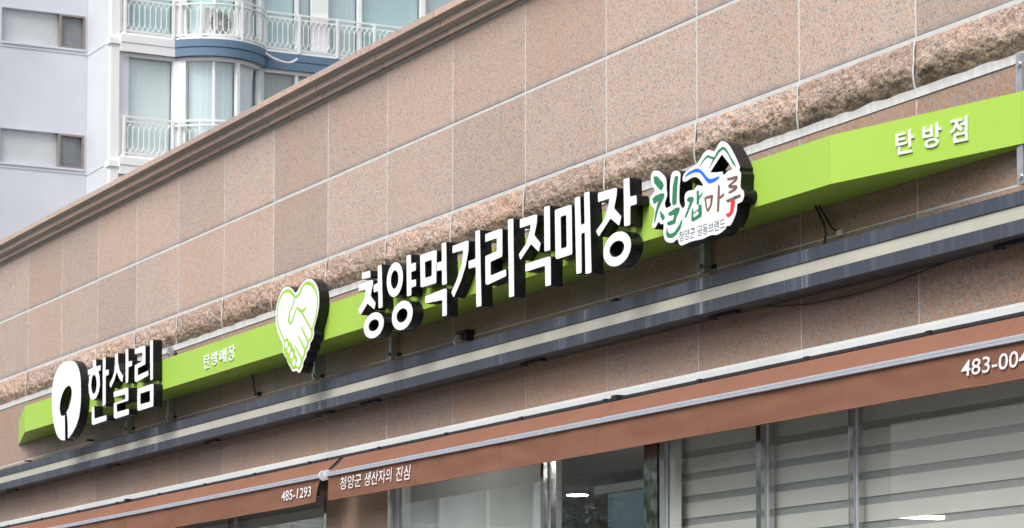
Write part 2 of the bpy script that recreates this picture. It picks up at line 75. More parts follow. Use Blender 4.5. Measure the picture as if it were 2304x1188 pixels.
# ------------------------------------------------------------------ helpers
class NT:
    """small node-tree helper"""
    def __init__(s, name):
        s.m = bpy.data.materials.new(name)
        s.m.use_nodes = True
        s.t = s.m.node_tree
        s.t.nodes.clear()
        s.out = s.t.nodes.new('ShaderNodeOutputMaterial')
        s.geo = None
    def n(s, typ, **kw):
        nd = s.t.nodes.new(typ)
        for k, v in kw.items():
            setattr(nd, k, v)
        return nd
    def l(s, a, b):
        s.t.links.new(a, b)
    def pos(s):
        if s.geo is None:
            s.geo = s.n('ShaderNodeNewGeometry')
        return s.geo.outputs['Position']
    def mapped(s, scale):
        mp = s.n('ShaderNodeMapping')
        mp.inputs['Scale'].default_value = scale
        s.l(s.pos(), mp.inputs['Vector'])
        return mp.outputs['Vector']
    def noise(s, scale, detail=3, rough=.5, vec=None, dist=0):
        nd = s.n('ShaderNodeTexNoise')
        nd.inputs['Scale'].default_value = scale
        nd.inputs['Detail'].default_value = detail
        nd.inputs['Roughness'].default_value = rough
        nd.inputs['Distortion'].default_value = dist
        s.l(vec if vec is not None else s.pos(), nd.inputs['Vector'])
        return nd.outputs['Fac']
    def vor(s, scale, vec=None):
        nd = s.n('ShaderNodeTexVoronoi')
        nd.inputs['Scale'].default_value = scale
        s.l(vec if vec is not None else s.pos(), nd.inputs['Vector'])
        return nd
    def ramp(s, fac, stops, interp='LINEAR'):
        nd = s.n('ShaderNodeValToRGB')
        cr = nd.color_ramp
        cr.interpolation = interp
        while len(cr.elements) < len(stops):
            cr.elements.new(0.5)
        for e, (p, c) in zip(cr.elements, stops):
            e.position = p
            e.color = (c[0], c[1], c[2], 1) if isinstance(c, tuple) else (c, c, c, 1)
        s.l(fac, nd.inputs['Fac'])
        return nd.outputs['Color']
    def mix(s, fac, a, b, blend='MIX'):
        nd = s.n('ShaderNodeMix', data_type='RGBA', blend_type=blend)
        for ix, v in ((0, fac), (6, a), (7, b)):
            sock = nd.inputs[ix]
            if isinstance(v, (int, float)):
                sock.default_value = v if ix == 0 else (v, v, v, 1)
            elif isinstance(v, tuple):
                sock.default_value = (v[0], v[1], v[2], 1)
            else:
                s.l(v, sock)
        return nd.outputs[2]
    def math(s, op, a, b=0.0, clamp=False):
        nd = s.n('ShaderNodeMath', operation=op, use_clamp=clamp)
        for i, v in enumerate((a, b)):
            if isinstance(v, (int, float)):
                nd.inputs[i].default_value = v
            else:
                s.l(v, nd.inputs[i])
        return nd.outputs[0]
    def mrange(s, v, a, b, c=0.0, d=1.0):
        nd = s.n('ShaderNodeMapRange', interpolation_type='SMOOTHSTEP')
        nd.inputs[1].default_value = a
        nd.inputs[2].default_value = b
        nd.inputs[3].default_value = c
        nd.inputs[4].default_value = d
        s.l(v, nd.inputs[0])
        return nd.outputs[0]
    def xyz(s):
        nd = s.n('ShaderNodeSeparateXYZ')
        s.l(s.pos(), nd.inputs[0])
        return nd.outputs
    def bsdf(s, colr, rough=.6, metal=0.0, spec=.5, bump=None, bstr=.3, bdist=.003):
        b = s.n('ShaderNodeBsdfPrincipled')
        def put(sock, v):
            if isinstance(v, tuple):
                sock.default_value = (v[0], v[1], v[2], 1)
            elif isinstance(v, (int, float)):
                sock.default_value = v
            else:
                s.l(v, sock)
        put(b.inputs['Base Color'], colr)
        put(b.inputs['Roughness'], rough)
        put(b.inputs['Metallic'], metal)
        b.inputs['Specular IOR Level'].default_value = spec
        if bump is not None:
            bn = s.n('ShaderNodeBump')
            bn.inputs['Strength'].default_value = bstr
            bn.inputs['Distance'].default_value = bdist
            s.l(bump, bn.inputs['Height'])
            s.l(bn.outputs['Normal'], b.inputs['Normal'])
        s.l(b.outputs['BSDF'], s.out.inputs['Surface'])
        return b

MAT = {}
def plain(name, c, rough=.6, metal=0.0, var=.08, scale=6.0, spec=.5, bump=0.0):
    t = NT(name)
    f = t.noise(scale, 4, .6)
    lo = tuple(x * (1 - var) for x in c)
    hi = tuple(min(1, x * (1 + var)) for x in c)
    cc = t.ramp(f, [(.3, lo), (.7, hi)])
    rr = t.mrange(t.noise(scale * 2.3, 3), .3, .7, max(.02, rough - .08), min(1, rough + .08))
    if bump:
        t.bsdf(cc, rr, metal, spec, t.noise(scale * 12, 3), bump, .002)
    else:
        t.bsdf(cc, rr, metal, spec)
    MAT[name] = t.m
    return t.m

def granite(name, rough_face=False, polished=False):
    t = NT(name)
    z = t.xyz()[2]
    wob = t.n('ShaderNodeVectorMath', operation='ADD')
    wn_ = t.n('ShaderNodeTexNoise')
    wn_.inputs['Scale'].default_value = 130
    t.l(t.pos(), wn_.inputs['Vector'])
    sc = t.n('ShaderNodeVectorMath', operation='SCALE')
    sc.inputs['Scale'].default_value = .006
    t.l(wn_.outputs['Color'], sc.inputs[0])
    t.l(t.pos(), wob.inputs[0])
    t.l(sc.outputs[0], wob.inputs[1])
    v1 = t.vor(116, wob.outputs[0])
    s1 = t.n('ShaderNodeSeparateXYZ')
    t.l(v1.outputs['Color'], s1.inputs[0])
    grains = t.ramp(s1.outputs[0], [(0, (.05, .052, .058)), (.055, (.17, .175, .185)), (.17, (.40, .385, .38)), (.36, (.60, .50, .44)),
                                    (.52, (.64, .40, .275)), (.76, (.60, .31, .175))], 'CONSTANT')
    v2 = t.vor(240, wob.outputs[0])
    s2 = t.n('ShaderNodeSeparateXYZ')
    t.l(v2.outputs['Color'], s2.inputs[0])
    fine = t.ramp(s2.outputs[1], [(0, (.14, .14, .15)), (.10, (.45, .43, .42)), (.40, (.64, .52, .45)), (.75, (.60, .40, .29))], 'CONSTANT')
    c = t.mix(.34, grains, fine)
    # big pale or rusty clouds in the stone
    cloud = t.noise(2.1, 5, .62, dist=.6)
    c = t.mix(t.mrange(cloud, .42, .72, 0, .18), c, (.66, .50, .42))
    c = t.mix(t.mrange(t.noise(1.35, 4, .6), .52, .75, 0, .30), c, (.60, .35, .22))
    oi = t.n('ShaderNodeObjectInfo')
    tone = t.mrange(oi.outputs['Random'], 0, 1, .80, 1.02)
    cm = t.n('ShaderNodeVectorMath', operation='SCALE')
    t.l(c, cm.inputs[0])
    t.l(tone, cm.inputs['Scale'])
    c = cm.outputs[0]
    r2 = t.math('FRACT', t.math('MULTIPLY', oi.outputs['Random'], 37.7))
    c = t.mix(t.mrange(r2, .3, 1, 0, .22), c, (.55, .33, .205))
    if polished:
        hs_ = t.n('ShaderNodeHueSaturation')
        hs_.inputs['Saturation'].default_value = 1.32
        hs_.inputs['Value'].default_value = .74
        t.l(c, hs_.inputs['Color'])
        c = hs_.outputs['Color']
    if not rough_face:
        # grey seepage stain just above the sealed joints, vertical wash marks
        ns = t.noise(7, 4, .6, t.mapped((1, 1, .25)))
        for z0, hgt in ((5.776, .05), (5.151, .06)):
            band = t.mrange(z, z0+.006, z0 + hgt, .95, 0)
            above = t.math('GREATER_THAN', z, z0)
            f = t.math('MULTIPLY', t.math('MULTIPLY', band, above), t.mrange(ns, .3, .65, .25, 1))
            c = t.mix(f, c, (.22, .21, .215))
        wash = t.noise(3.2, 5, .68, t.mapped((.35, 1, 1.5)), 1.0)
        c = t.mix(t.mrange(wash, .58, .80, 0, .30), c, (.66, .57, .51))
        c = t.mix(.10, c, (.50, .48, .46))
        drip = t.noise(5.5, 4, .65, t.mapped((1.6, 1, .09)))
        c = t.mix(t.mrange(drip, .58, .80, 0, .30), c, (.30, .22, .17))
        chip = t.vor(3.1)
        f = t.math('LESS_THAN', chip.outputs['Distance'], .030)
        c = t.mix(t.math('MULTIPLY', f, .7), c, (.10, .09, .085))
        pol = t.mrange(t.noise(1.1, 3), .35, .7, .34, .52)
        t.bsdf(c, pol, 0, .38, s1.outputs[0], .10, .0008)
    else:
        # pale broken faces on top, moss and algae along the wet lower part
        c = t.mix(t.mrange(t.noise(16, 4, .6), .45, .7, 0, .30), c, (.68, .56, .49))
        low = t.mrange(t.math('ADD', z, t.math('MULTIPLY', t.noise(5.5, 6, .7), -.16)), 4.885, 4.945, 1, 0)
        mn = t.noise(4.5, 6, .68)
        wet = t.mrange(t.xyz()[0], -27, -13, .35, 1)
        mo = t.math('MULTIPLY', t.math('MULTIPLY', low, wet), t.mrange(mn, .32, .48, .35, 1))
        mossc = t.mix(t.mrange(t.noise(28, 3), .4, .62), (.060, .054, .024), (.185, .160, .068))
        c = t.mix(t.math('MULTIPLY', mo, .60), c, mossc)
        c = t.mix(t.mrange(t.noise(120, 4, .7), .56, .66, 0, .55), c, (.19, .145, .115))
        pn = t.noise(2.6, 6, .7)
        pat = t.math('MULTIPLY', t.mrange(pn, .56, .64), t.mrange(z, 4.92, 5.08, 1, 0))
        c = t.mix(t.math('MULTIPLY', t.math('MULTIPLY', pat, wet), .60), c, (.085, .066, .040))
        bm = t.math('ADD', t.noise(70, 5, .75), t.math('MULTIPLY', s1.outputs[0], .35))
        t.bsdf(c, .88, 0, .2, bm, .9, .006)
    MAT[name] = t.m
    return t.m

def glass(name, tint=(.93, .97, .95), ior=1.52, bumpy=.0):
    t = NT(name)
    tr = t.n('ShaderNodeBsdfTransparent')
    tr.inputs['Color'].default_value = (*tint, 1)
    gl = t.n('ShaderNodeBsdfGlossy')
    gl.inputs['Roughness'].default_value = .0
    gl.inputs['Color'].default_value = (1, 1, 1, 1)
    ge = t.n('ShaderNodeNewGeometry')
    dt = t.n('ShaderNodeVectorMath', operation='DOT_PRODUCT')
    t.l(ge.outputs['Normal'], dt.inputs[0])
    t.l(ge.outputs['Incoming'], dt.inputs[1])
    cosi = t.math('ABSOLUTE', dt.outputs['Value'])
    r0 = ((ior-1)/(ior+1))**2
    f2 = t.math('ADD', t.math('MULTIPLY', t.math('POWER', t.math('SUBTRACT', 1.0, cosi), 5.0), 1-r0), r0, True)
    if bumpy:
        bn = t.n('ShaderNodeBump')
        bn.inputs['Strength'].default_value = bumpy
        bn.inputs['Distance'].default_value = .01
        t.l(t.noise(1.8, 2), bn.inputs['Height'])
        t.l(bn.outputs['Normal'], gl.inputs['Normal'])
    mx = t.n('ShaderNodeMixShader')
    t.l(f2, mx.inputs[0])
    t.l(tr.outputs[0], mx.inputs[1])
    t.l(gl.outputs[0], mx.inputs[2])
    t.l(mx.outputs[0], t.out.inputs['Surface'])
    MAT[name] = t.m

granite('granite')
granite('rock_face', True)
granite('granite_polished', polished=True)
plain('sealant', (.60, .61, .60), .7, var=.10, scale=9)
plain('sealant_green', (.42, .46, .44), .6, var=.12, scale=7)
# plaster strip with drips
t = NT('plaster')
c = t.ramp(t.noise(22, 4, .6, t.mapped((1, 1, .12))), [(.35, (.62, .63, .61)), (.6, (.74, .75, .73))])
c = t.mix(t.mrange(t.noise(6, 4, .6), .58, .75, 0, .35), c, (.42, .43, .37))
t.bsdf(c, .8, 0, .3, t.noise(40, 3), .4, .004)
MAT['plaster'] = t.m
# green sign sheet: faint print bands and a little dust
t = NT('green_sheet')
c = t.ramp(t.noise(1.2, 4, .6), [(.3, (.375, .600, .080)), (.7, (.405, .630, .092))])
c = t.mix(t.mrange(t.noise(14, 4, .7, t.mapped((1, 1, .15))), .60, .80, 0, .10), c, (.42, .55, .16))
t.bsdf(c, t.mrange(t.noise(3, 3), .3, .7, .38, .52), 0, .35)
MAT['green_sheet'] = t.m
plain('letter_white', (.90, .91, .93), .40, var=.015, scale=3)
plain('raised_white', (.84, .85, .85), .45, var=.02, scale=5)
plain('letter_black', (.009, .009, .011), .26, var=.15, scale=9, spec=.3)
plain('vinyl_lime', (.36, .66, .035), .4, var=.03)
plain('vinyl_green', (.022, .215, .095), .4, var=.04)
plain('vinyl_brown', (.205, .098, .068), .4, var=.04)
plain('vinyl_red', (.74, .035, .045), .4, var=.04)
plain('vinyl_blue', (.005, .17, .80), .4, var=.03)
plain('vinyl_slate', (.055, .08, .13), .4, var=.04)
plain('print_white', (.84, .83, .86), .6, var=.05, scale=20)
# dark powder-coated channel with chalky vertical runs
def channel_mat(name, base, chalk, amount):
    t = NT(name)
    f = t.ramp(t.noise(9, 5, .72, t.mapped((1.7, .2, .02))), [(.48, 0.0), (.62, .25), (.68, 1.0)])
    g = t.noise(.9, 3, .6)
    ff = t.math('MULTIPLY', f, t.mrange(g, .38, .62, .08, amount))
    c = t.mix(t.noise(2.5, 4, .6), tuple(x * .82 for x in base), tuple(x * 1.2 for x in base))
    c = t.mix(ff, c, chalk)
    c = t.mix(t.mrange(t.noise(60, 3), .68, .76, 0, .35), c, chalk)
    t.bsdf(c, .48, 0, .5)
    MAT[name] = t.m
channel_mat('slate_metal', (.050, .061, .082), (.30, .34, .40), .75)
channel_mat('cream_panel', (.47, .455, .39), (.36, .335, .28), .5)
plain('dark_soffit', (.040, .038, .037), .6, var=.3, scale=4)
# awning fabric
t = NT('awning_fabric')
wv = t.n('ShaderNodeTexWave', wave_type='BANDS', bands_direction='X')
wv.inputs['Scale'].default_value = 160
t.l(t.pos(), wv.inputs['Vector'])
c = t.ramp(t.noise(1.6, 5, .6), [(.3, (.212, .098, .062)), (.7, (.240, .113, .072))])
c = t.mix(t.mrange(t.noise(5, 4, .65, t.mapped((1, 1, .3))), .58, .8, 0, .16), c, (.19, .10, .07))
t.bsdf(c, .78, 0, .25, t.math('ADD', wv.outputs['Fac'], t.noise(240, 2)), .12, .0006)
MAT['awning_fabric'] = t.m
plain('seam', (.25, .10, .06), .8, var=.1)
plain('white_metal', (.74, .77, .77), .42, var=.05, scale=3)
plain('aluminium', (.50, .53, .60), .45, .25, var=.06, scale=14)
plain('steel', (.60, .60, .58), .16, 1.0, var=.08, scale=5)
plain('galvanised', (.50, .53, .56), .42, .7, var=.14, scale=18)
plain('black_plastic', (.018, .018, .020), .45, var=.3)
plain('dark_navy', (.014, .015, .020), .5, var=.3)
def cloth(name, c):
    t = NT(name)
    cc = t.ramp(t.noise(3, 4, .6), [(.3, tuple(x*.95 for x in c)), (.7, c)])
    d1 = t.n('ShaderNodeBsdfDiffuse')
    d2 = t.n('ShaderNodeBsdfTranslucent')
    t.l(cc, d1.inputs['Color'])
    t.l(cc, d2.inputs['Color'])
    m_ = t.n('ShaderNodeMixShader')
    m_.inputs[0].default_value = .30
    t.l(d1.outputs[0], m_.inputs[1])
    t.l(d2.outputs[0], m_.inputs[2])
    t.l(m_.outputs[0], t.out.inputs['Surface'])
    MAT[name] = t.m
cloth('blind_cream', (.90, .89, .84))
cloth('blind_plain', (.88, .89, .86))
plain('room_wall', (.58, .58, .56), .8, var=.08, scale=1)
plain('room_ceiling', (.55, .55, .54), .8, var=.06, scale=1)
plain('room_dark', (.10, .10, .10), .7, var=.2, scale=1)
plain('poster_blue', (.42, .64, .82), .5, var=.10, scale=1.5)
plain('apt_white', (.86, .865, .87), .7, var=.05, scale=1.0)
plain('apt_grey', (.60, .62, .665), .75, var=.06, scale=.7)
plain('apt_blue', (.115, .195, .285), .65, var=.10, scale=1.4)
plain('apt_frosted', (.54, .56, .58), .25, var=.08, scale=1.3)
plain('apt_darkpane', (.20, .215, .225), .12, var=.25, scale=1.6)
plain('apt_brown', (.25, .22, .20), .5, var=.1)
plain('apt_room', (.10, .14, .15), .8, var=.3, scale=.8)
plain('rail_white', (.86, .865, .86), .5, var=.05, scale=4)
plain('hose_white', (.66, .66, .63), .6, var=.15, scale=20)
plain('ac_white', (.72, .71, .69), .5, var=.05)
plain('ac_grille', (.16, .15, .15), .5, var=.2, scale=30)
plain('bark', (.10, .075, .055), .9, var=.3, scale=8)
plain('asphalt', (.055, .055, .058), .85, var=.2, scale=2)
plain('paving', (.15, .145, .14), .85, var=.15, scale=1.2)
glass('shop_glass', (.965, .98, .97), 1.52)
glass('apt_glass', (.968, .992, .99), 1.75)
def slat_blind(name, a, b):
    t = NT(name)
    wv = t.n('ShaderNodeTexWave', wave_type='BANDS', bands_direction='Y')
    wv.inputs['Scale'].default_value = 2.6
    wv.inputs['Distortion'].default_value = 1.2
    t.l(t.pos(), wv.inputs['Vector'])
    t.bsdf(t.ramp(wv.outputs['Fac'], [(.2, a), (.8, b)]), .75, 0, .3)
    MAT[name] = t.m
slat_blind('vblind_pale', (.82, .88, .885), (.85, .90, .905))
slat_blind('vblind_grey', (.56, .645, .675), (.59, .675, .70))
slat_blind('vblind_teal', (.52, .68, .70), (.54, .70, .72))
slat_blind('vblind_dark', (.33, .37, .38), (.37, .41, .42))
# leaf
t = NT('leaf')
oi = t.noise(1.4, 3)
c = t.ramp(oi, [(.3, (.030, .060, .018)), (.7, (.085, .125, .040))])
t.bsdf(c, .55, 0, .4)
MAT['leaf'] = t.m
# sheer part of the day-night blind
t = NT('sheer')
tr = t.n('ShaderNodeBsdfTransparent')
df = t.n('ShaderNodeBsdfDiffuse')
df.inputs['Color'].default_value = (.50, .50, .50, 1)
mx = t.n('ShaderNodeMixShader')
mx.inputs[0].default_value = .6
t.l(tr.outputs[0], mx.inputs[1])
t.l(df.outputs[0], mx.inputs[2])
t.l(mx.outputs[0], t.out.inputs['Surface'])
MAT['sheer'] = t.m
# lamp
t = NT('lamp_glow')
em = t.n('ShaderNodeEmission')
em.inputs['Color'].default_value = (1, .98, .95, 1)
em.inputs['Strength'].default_value = 30.0
t.l(em.outputs[0], t.out.inputs['Surface'])
MAT['lamp_glow'] = t.m

class MB:
    def __init__(s):
        s.v = []
        s.f = []
    def box(s, x0, x1, y0, y1, z0, z1):
        b = len(s.v)
        s.v += [(x0, y0, z0), (x1, y0, z0), (x1, y1, z0), (x0, y1, z0), (x0, y0, z1), (x1, y0, z1), (x1, y1, z1), (x0, y1, z1)]
        s.f += [(b, b+3, b+2, b+1), (b+4, b+5, b+6, b+7), (b, b+1, b+5, b+4), (b+1, b+2, b+6, b+5), (b+2, b+3, b+7, b+6), (b+3, b, b+4, b+7)]
        return s
    def prism_x(s, prof, x0, x1):
        """closed (y,z) outline swept along x"""
        b = len(s.v)
        n = len(prof)
        s.v += [(x0, y, z) for y, z in prof] + [(x1, y, z) for y, z in prof]
        for i in range(n):
            j = (i + 1) % n
            s.f.append((b+i, b+j, b+n+j, b+n+i))
        s.f.append(tuple(b+i for i in range(n))[::-1])
        s.f.append(tuple(b+n+i for i in range(n)))
        return s
    def prism_z(s, prof, z0, z1):
        b = len(s.v)
        n = len(prof)
        s.v += [(x, y, z0) for x, y in prof] + [(x, y, z1) for x, y in prof]
        for i in range(n):
            j = (i + 1) % n
            s.f.append((b+i, b+j, b+n+j, b+n+i))
        s.f.append(tuple(b+i for i in range(n))[::-1])
        s.f.append(tuple(b+n+i for i in range(n)))
        return s
    def tube(s, pts, r, n=6, cap=True):
        pts = [Vector(p) for p in pts]
        b = len(s.v)
        up = Vector((0, 0, 1))
        for i, p in enumerate(pts):
            d = (pts[min(i+1, len(pts)-1)] - pts[max(i-1, 0)]).normalized()
            a = d.cross(up)
            if a.length < .05:
                a = d.cross(Vector((1, 0, 0)))
            a.normalize()
            c = d.cross(a)
            rr = r[i] if isinstance(r, (list, tuple)) else r
            for k in range(n):
                q = p + a * math.cos(2*math.pi*k/n) * rr + c * math.sin(2*math.pi*k/n) * rr
                s.v.append(tuple(q))
        for i in range(len(pts)-1):
            for k in range(n):
                k2 = (k+1) % n
                s.f.append((b+i*n+k, b+i*n+k2, b+(i+1)*n+k2, b+(i+1)*n+k))
        if cap:
            s.f.append(tuple(b+k for k in range(n))[::-1])
            s.f.append(tuple(b+(len(pts)-1)*n+k for k in range(n)))
        return s
    def sweep(s, path, prof):
        """path: list of (point, outward dir) in plan; prof: closed list of (out, z)"""
        b = len(s.v)
        n = len(prof)
        for p, o in path:
            for du, dz in prof:
                s.v.append((p[0] + o[0]*du, p[1] + o[1]*du, dz))
        for i in range(len(path)-1):
            for k in range(n):
                k2 = (k+1) % n
                s.f.append((b+i*n+k, b+i*n+k2, b+(i+1)*n+k2, b+(i+1)*n+k))
        s.f.append(tuple(b+k for k in range(n)))
        s.f.append(tuple(b+(len(path)-1)*n+k for k in range(n))[::-1])
        return s
    def grid(s, nu, nv, fn):
        b = len(s.v)
        for j in range(nv+1):
            for i in range(nu+1):
                s.v.append(fn(i/nu, j/nv))
        for j in range(nv):
            for i in range(nu):
                a = b + j*(nu+1) + i
                s.f.append((a, a+1, a+nu+2, a+nu+1))
        return s
    def slab(s, loops, mapf, d0, d1):
        """outline with holes, extruded from depth d0 (front) to d1 (back); mapf(u, w, d) -> xyz"""
        b = len(s.v)
        flat = [p for lp in loops for p in lp]
        tri = tessellate_polygon([[Vector((p[0], p[1], 0)) for p in lp] for lp in loops])
        n = len(flat)
        s.v += [mapf(p[0], p[1], d0) for p in flat] + [mapf(p[0], p[1], d1) for p in flat]
        for tr_ in tri:
            s.f.append(tuple(b+i for i in tr_))
            s.f.append(tuple(b+n+i for i in tr_)[::-1])
        o = b
        for lp in loops:
            m = len(lp)
            for i in range(m):
                j = (i+1) % m
                s.f.append((o+i, o+j, o+n+j, o+n+i))
            o += m
        return s
    def build(s, name, mat, parent=None, smooth=False, recalc=True):
        me = bpy.data.meshes.new(name)
        me.from_pydata(s.v, [], s.f)
        if recalc:
            bm = bmesh.new()
            bm.from_mesh(me)
            bmesh.ops.recalc_face_normals(bm, faces=bm.faces)
            bm.to_mesh(me)
            bm.free()
        if smooth:
            me.polygons.foreach_set('use_smooth', [True]*len(me.polygons))
        me.materials.append(MAT[mat])
        return link(name, me, parent)

def link(name, me, parent=None):
    o = bpy.data.objects.new(name, me)
    col.objects.link(o)
    if parent is not None:
        o.parent = parent
        pw = ROOTLOC.get(parent.name)
        if pw is not None:
            o.location = (-pw[0], -pw[1], -pw[2])     # meshes are written in world coordinates
    return o
ROOTLOC = {}
def world_loc(o):
    return ROOTLOC.get(o.name, (0, 0, 0))
def tag(o, label=None, cat=None, group=None, kind=None):
    if label: o['label'] = label
    if cat: o['category'] = cat
    if group: o['group'] = group
    if kind: o['kind'] = kind
    return o
def thing(name, label, cat, loc=(0, 0, 0), group=None):
    o = bpy.data.objects.new(name, None)
    o.empty_display_size = .2
    col.objects.link(o)
    o.location = loc
    ROOTLOC[o.name] = loc
    return tag(o, label, cat, group)

def fillet(poly, r, seg=3):
    out = []
    n = len(poly)
    for i in range(n):
        a, b, c = Vector(poly[i-1]), Vector(poly[i]), Vector(poly[(i+1) % n])
        u, w = a-b, c-b
        lu, lw = u.length, w.length
        if lu < 1e-6 or lw < 1e-6:
            continue
        u /= lu
        w /= lw
        k = min(r, lu*.42, lw*.42)
        p, q = b+u*k, b+w*k
        for j in range(seg+1):
            tt = j/seg
            out.append(tuple(p*(1-tt)**2 + b*2*tt*(1-tt) + q*tt**2))
    return out
def catmull(poly, sub=3, closed=True):
    n = len(poly)
    out = []
    rng = range(n) if closed else range(n-1)
    g = lambda i: Vector(poly[i % n]) if closed else Vector(poly[max(0, min(n-1, i))])
    for i in rng:
        p0, p1, p2, p3 = g(i-1), g(i), g(i+1), g(i+2)
        for j in range(sub):
            tt = j/sub
            out.append(tuple(.5*((2*p1)+(p2-p0)*tt+(2*p0-5*p1+4*p2-p3)*tt*tt+(3*p1-p0-3*p2+p3)*tt**3)))
    if not closed:
        out.append(tuple(g(n-1)))
    return out
def area(p):
    return .5*sum(p[i-1][0]*p[i][1]-p[i][0]*p[i-1][1] for i in range(len(p)))
def offset(poly, d):
    """positive d grows the outline"""
    n = len(poly)
    sg = 1 if area(poly) > 0 else -1
    out = []
    for i in range(n):
        a, b, c = Vector(poly[i-1]), Vector(poly[i]), Vector(poly[(i+1) % n])
        e1, e2 = (b-a), (c-b)
        if e1.length < 1e-9: e1 = e2
        if e2.length < 1e-9: e2 = e1
        n1 = Vector((e1.y, -e1.x)).normalized()*sg
        n2 = Vector((e2.y, -e2.x)).normalized()*sg
        m = n1+n2
        if m.length < .2:
            m = n1
        m.normalize()
        k = d/max(.5, m.dot(n1))
        out.append(tuple(b+m*k))
    return out
def ribbon(pts, ws):
    pts = [Vector(p) for p in pts]
    n = len(pts)
    cum = [0]
    a, b = [], []
    for i in range(n):
        d = pts[min(n-1, i+1)]-pts[max(0, i-1)]
        d = Vector((d.x*.42, d.y)).normalized()      # brush widths are wider across the sign than along it
        nn = Vector((-d.y/.42, d.x))
        a.append(tuple(pts[i]+nn*ws[i]/2))
        b.append(tuple(pts[i]-nn*ws[i]/2))
    return a+b[::-1]
wallmap = lambda u, w, d: (u, d, w)

_dg_tmp = []
def text_polys(txt, bold=0.0, res=3, extr=0.0):
    """flat mesh (verts, faces) of a word set in the built-in font, scaled to a unit box"""
    cu = bpy.data.curves.new('lettering', 'FONT')
    cu.body = txt
    cu.size = 1.0
    cu.resolution_u = res
    cu.offset = bold
    cu.extrude = extr
    ob = bpy.data.objects.new('lettering', cu)
    col.objects.link(ob)
    dg = bpy.context.evaluated_depsgraph_get()
    me = bpy.data.meshes.new_from_object(ob.evaluated_get(dg))
    vv = [tuple(v.co) for v in me.vertices]
    ff = [tuple(p.vertices) for p in me.polygons]
    bpy.data.objects.remove(ob)
    bpy.data.curves.remove(cu)
    bpy.data.meshes.remove(me)
    x0 = min(v[0] for v in vv); x1 = max(v[0] for v in vv)
    y0 = min(v[1] for v in vv); y1 = max(v[1] for v in vv)
    zz = max(1e-9, max(v[2] for v in vv))
    return [((v[0]-x0)/(x1-x0), (v[1]-y0)/(y1-y0), v[2]/zz) for v in vv], ff

# ------------------------------------------------------------------ ground
g = MB().box(-400, 400, -400, 400, -.5, 0).build('ground', 'asphalt')
tag(g, 'dark asphalt ground running under the whole street', 'ground', kind='structure')
pv = MB().box(-60, 25, -5.0, .3, -.1, .14).build('pavement', 'paving')
tag(pv, 'pale paved walk in front of the shop', 'pavement', kind='structure')

# ------------------------------------------------------------------ shop building
PW = 1.125
XJ = lambda k: -11.854 - PW*k         # k-th vertical joint, counted to the left
K0, K1 = -6, 18
XL, XR = XJ(K1), XJ(K0)
Z_TOP, Z_A, Z_B, Z_RB, Z_PL, Z_J, Z_HEAD = 6.400, 5.776, 5.151, 4.878, 4.836, 4.226, 3.42
shop = thing('shop_building', 'low shop building clad in pink speckled granite panels', 'building', (-18, 2, 0))
core = MB()
core.box(XL, XR, .0022, .30, Z_HEAD, Z_TOP)                 # wall above the windows
for a, b in ((-19.735, -18.590), (XL, -29.2), (-7.4, XR)):
    core.box(a, b, .006, .30, 0, Z_HEAD-.003)
core.box(-29.2, -19.735, .006, .30, 0, .6)
core.box(-18.59, -7.4, .006, .30, 0, .6)
facade = core.build('facade_joints', 'sealant', shop)
body = MB()
body.box(XL, XL+.2, .301, 11.8, 0, 6.2)
body.box(XR-.2, XR, .301, 11.8, 0, 6.2)
body.box(XL, XR, 11.8, 12, 0, 6.2)
body.build('rear_wall', 'room_wall', shop)
MB().box(XL+.2, XR-.2, .301, 11.8, 5.7, 5.9).build('roof', 'paving', shop)

# granite panels: one shared mesh per row height
def panel_mesh(w, h, th_=.03, ch=.004, mat='granite'):
    b = MB()
    y0 = 0.0
    # front face slightly chamfered so the edge catches light
    v = [(-w/2, ch, -h/2), (w/2, ch, -h/2), (w/2, ch, h/2), (-w/2, ch, h/2),
         (-w/2+ch, y0, -h/2+ch), (w/2-ch, y0, -h/2+ch), (w/2-ch, y0, h/2-ch), (-w/2+ch, y0, h/2-ch),
         (-w/2, th_, -h/2), (w/2, th_, -h/2), (w/2, th_, h/2), (-w/2, th_, h/2)]
    f = [(4, 5, 6, 7), (0, 1, 5, 4), (1, 2, 6, 5), (2, 3, 7, 6), (3, 0, 4, 7), (0, 8, 9, 1), (1, 9, 10, 2), (2, 10, 11, 3), (3, 11, 8, 0)]
    me = bpy.data.meshes.new('granite_panel')
    me.from_pydata(v, [], f)
    me.materials.append(MAT[mat])
    return me
GAPV, GAPH = .009, .014
rows = [(Z_A, Z_TOP, .008, 0), (Z_B, Z_A, .010, .008), (Z_J, Z_PL, .004, 0), (Z_HEAD+.002, Z_J, .003, .003)]   # bottom and top joint allowances
for z0, z1, gb, gt in rows:
    gv = .011 if z0 > 5 else .006
    h = z1 - z0 - gb - gt
    me = panel_mesh(PW-gv, h, mat='granite' if z0 > 5 else 'granite_polished')
    for k in range(K0+1, K1+1):
        o = link('granite_panel', me, facade)
        o.location = ((XJ(k)+XJ(k-1))/2, random.uniform(-.0012, .0012), z0+gb+h/2)
# pier panels between the windows
for a, b in ((-19.735, -18.590), (-7.4, XR)):
    for z0, z1 in ((.61, 1.55), (1.55, 2.49), (2.49, Z_HEAD)):
        me = panel_mesh(b-a-.004, z1-z0-.006, mat='granite_polished')
        o = link('granite_panel', me, facade)
        o.location = ((a+b)/2, 0, (z0+z1)/2)

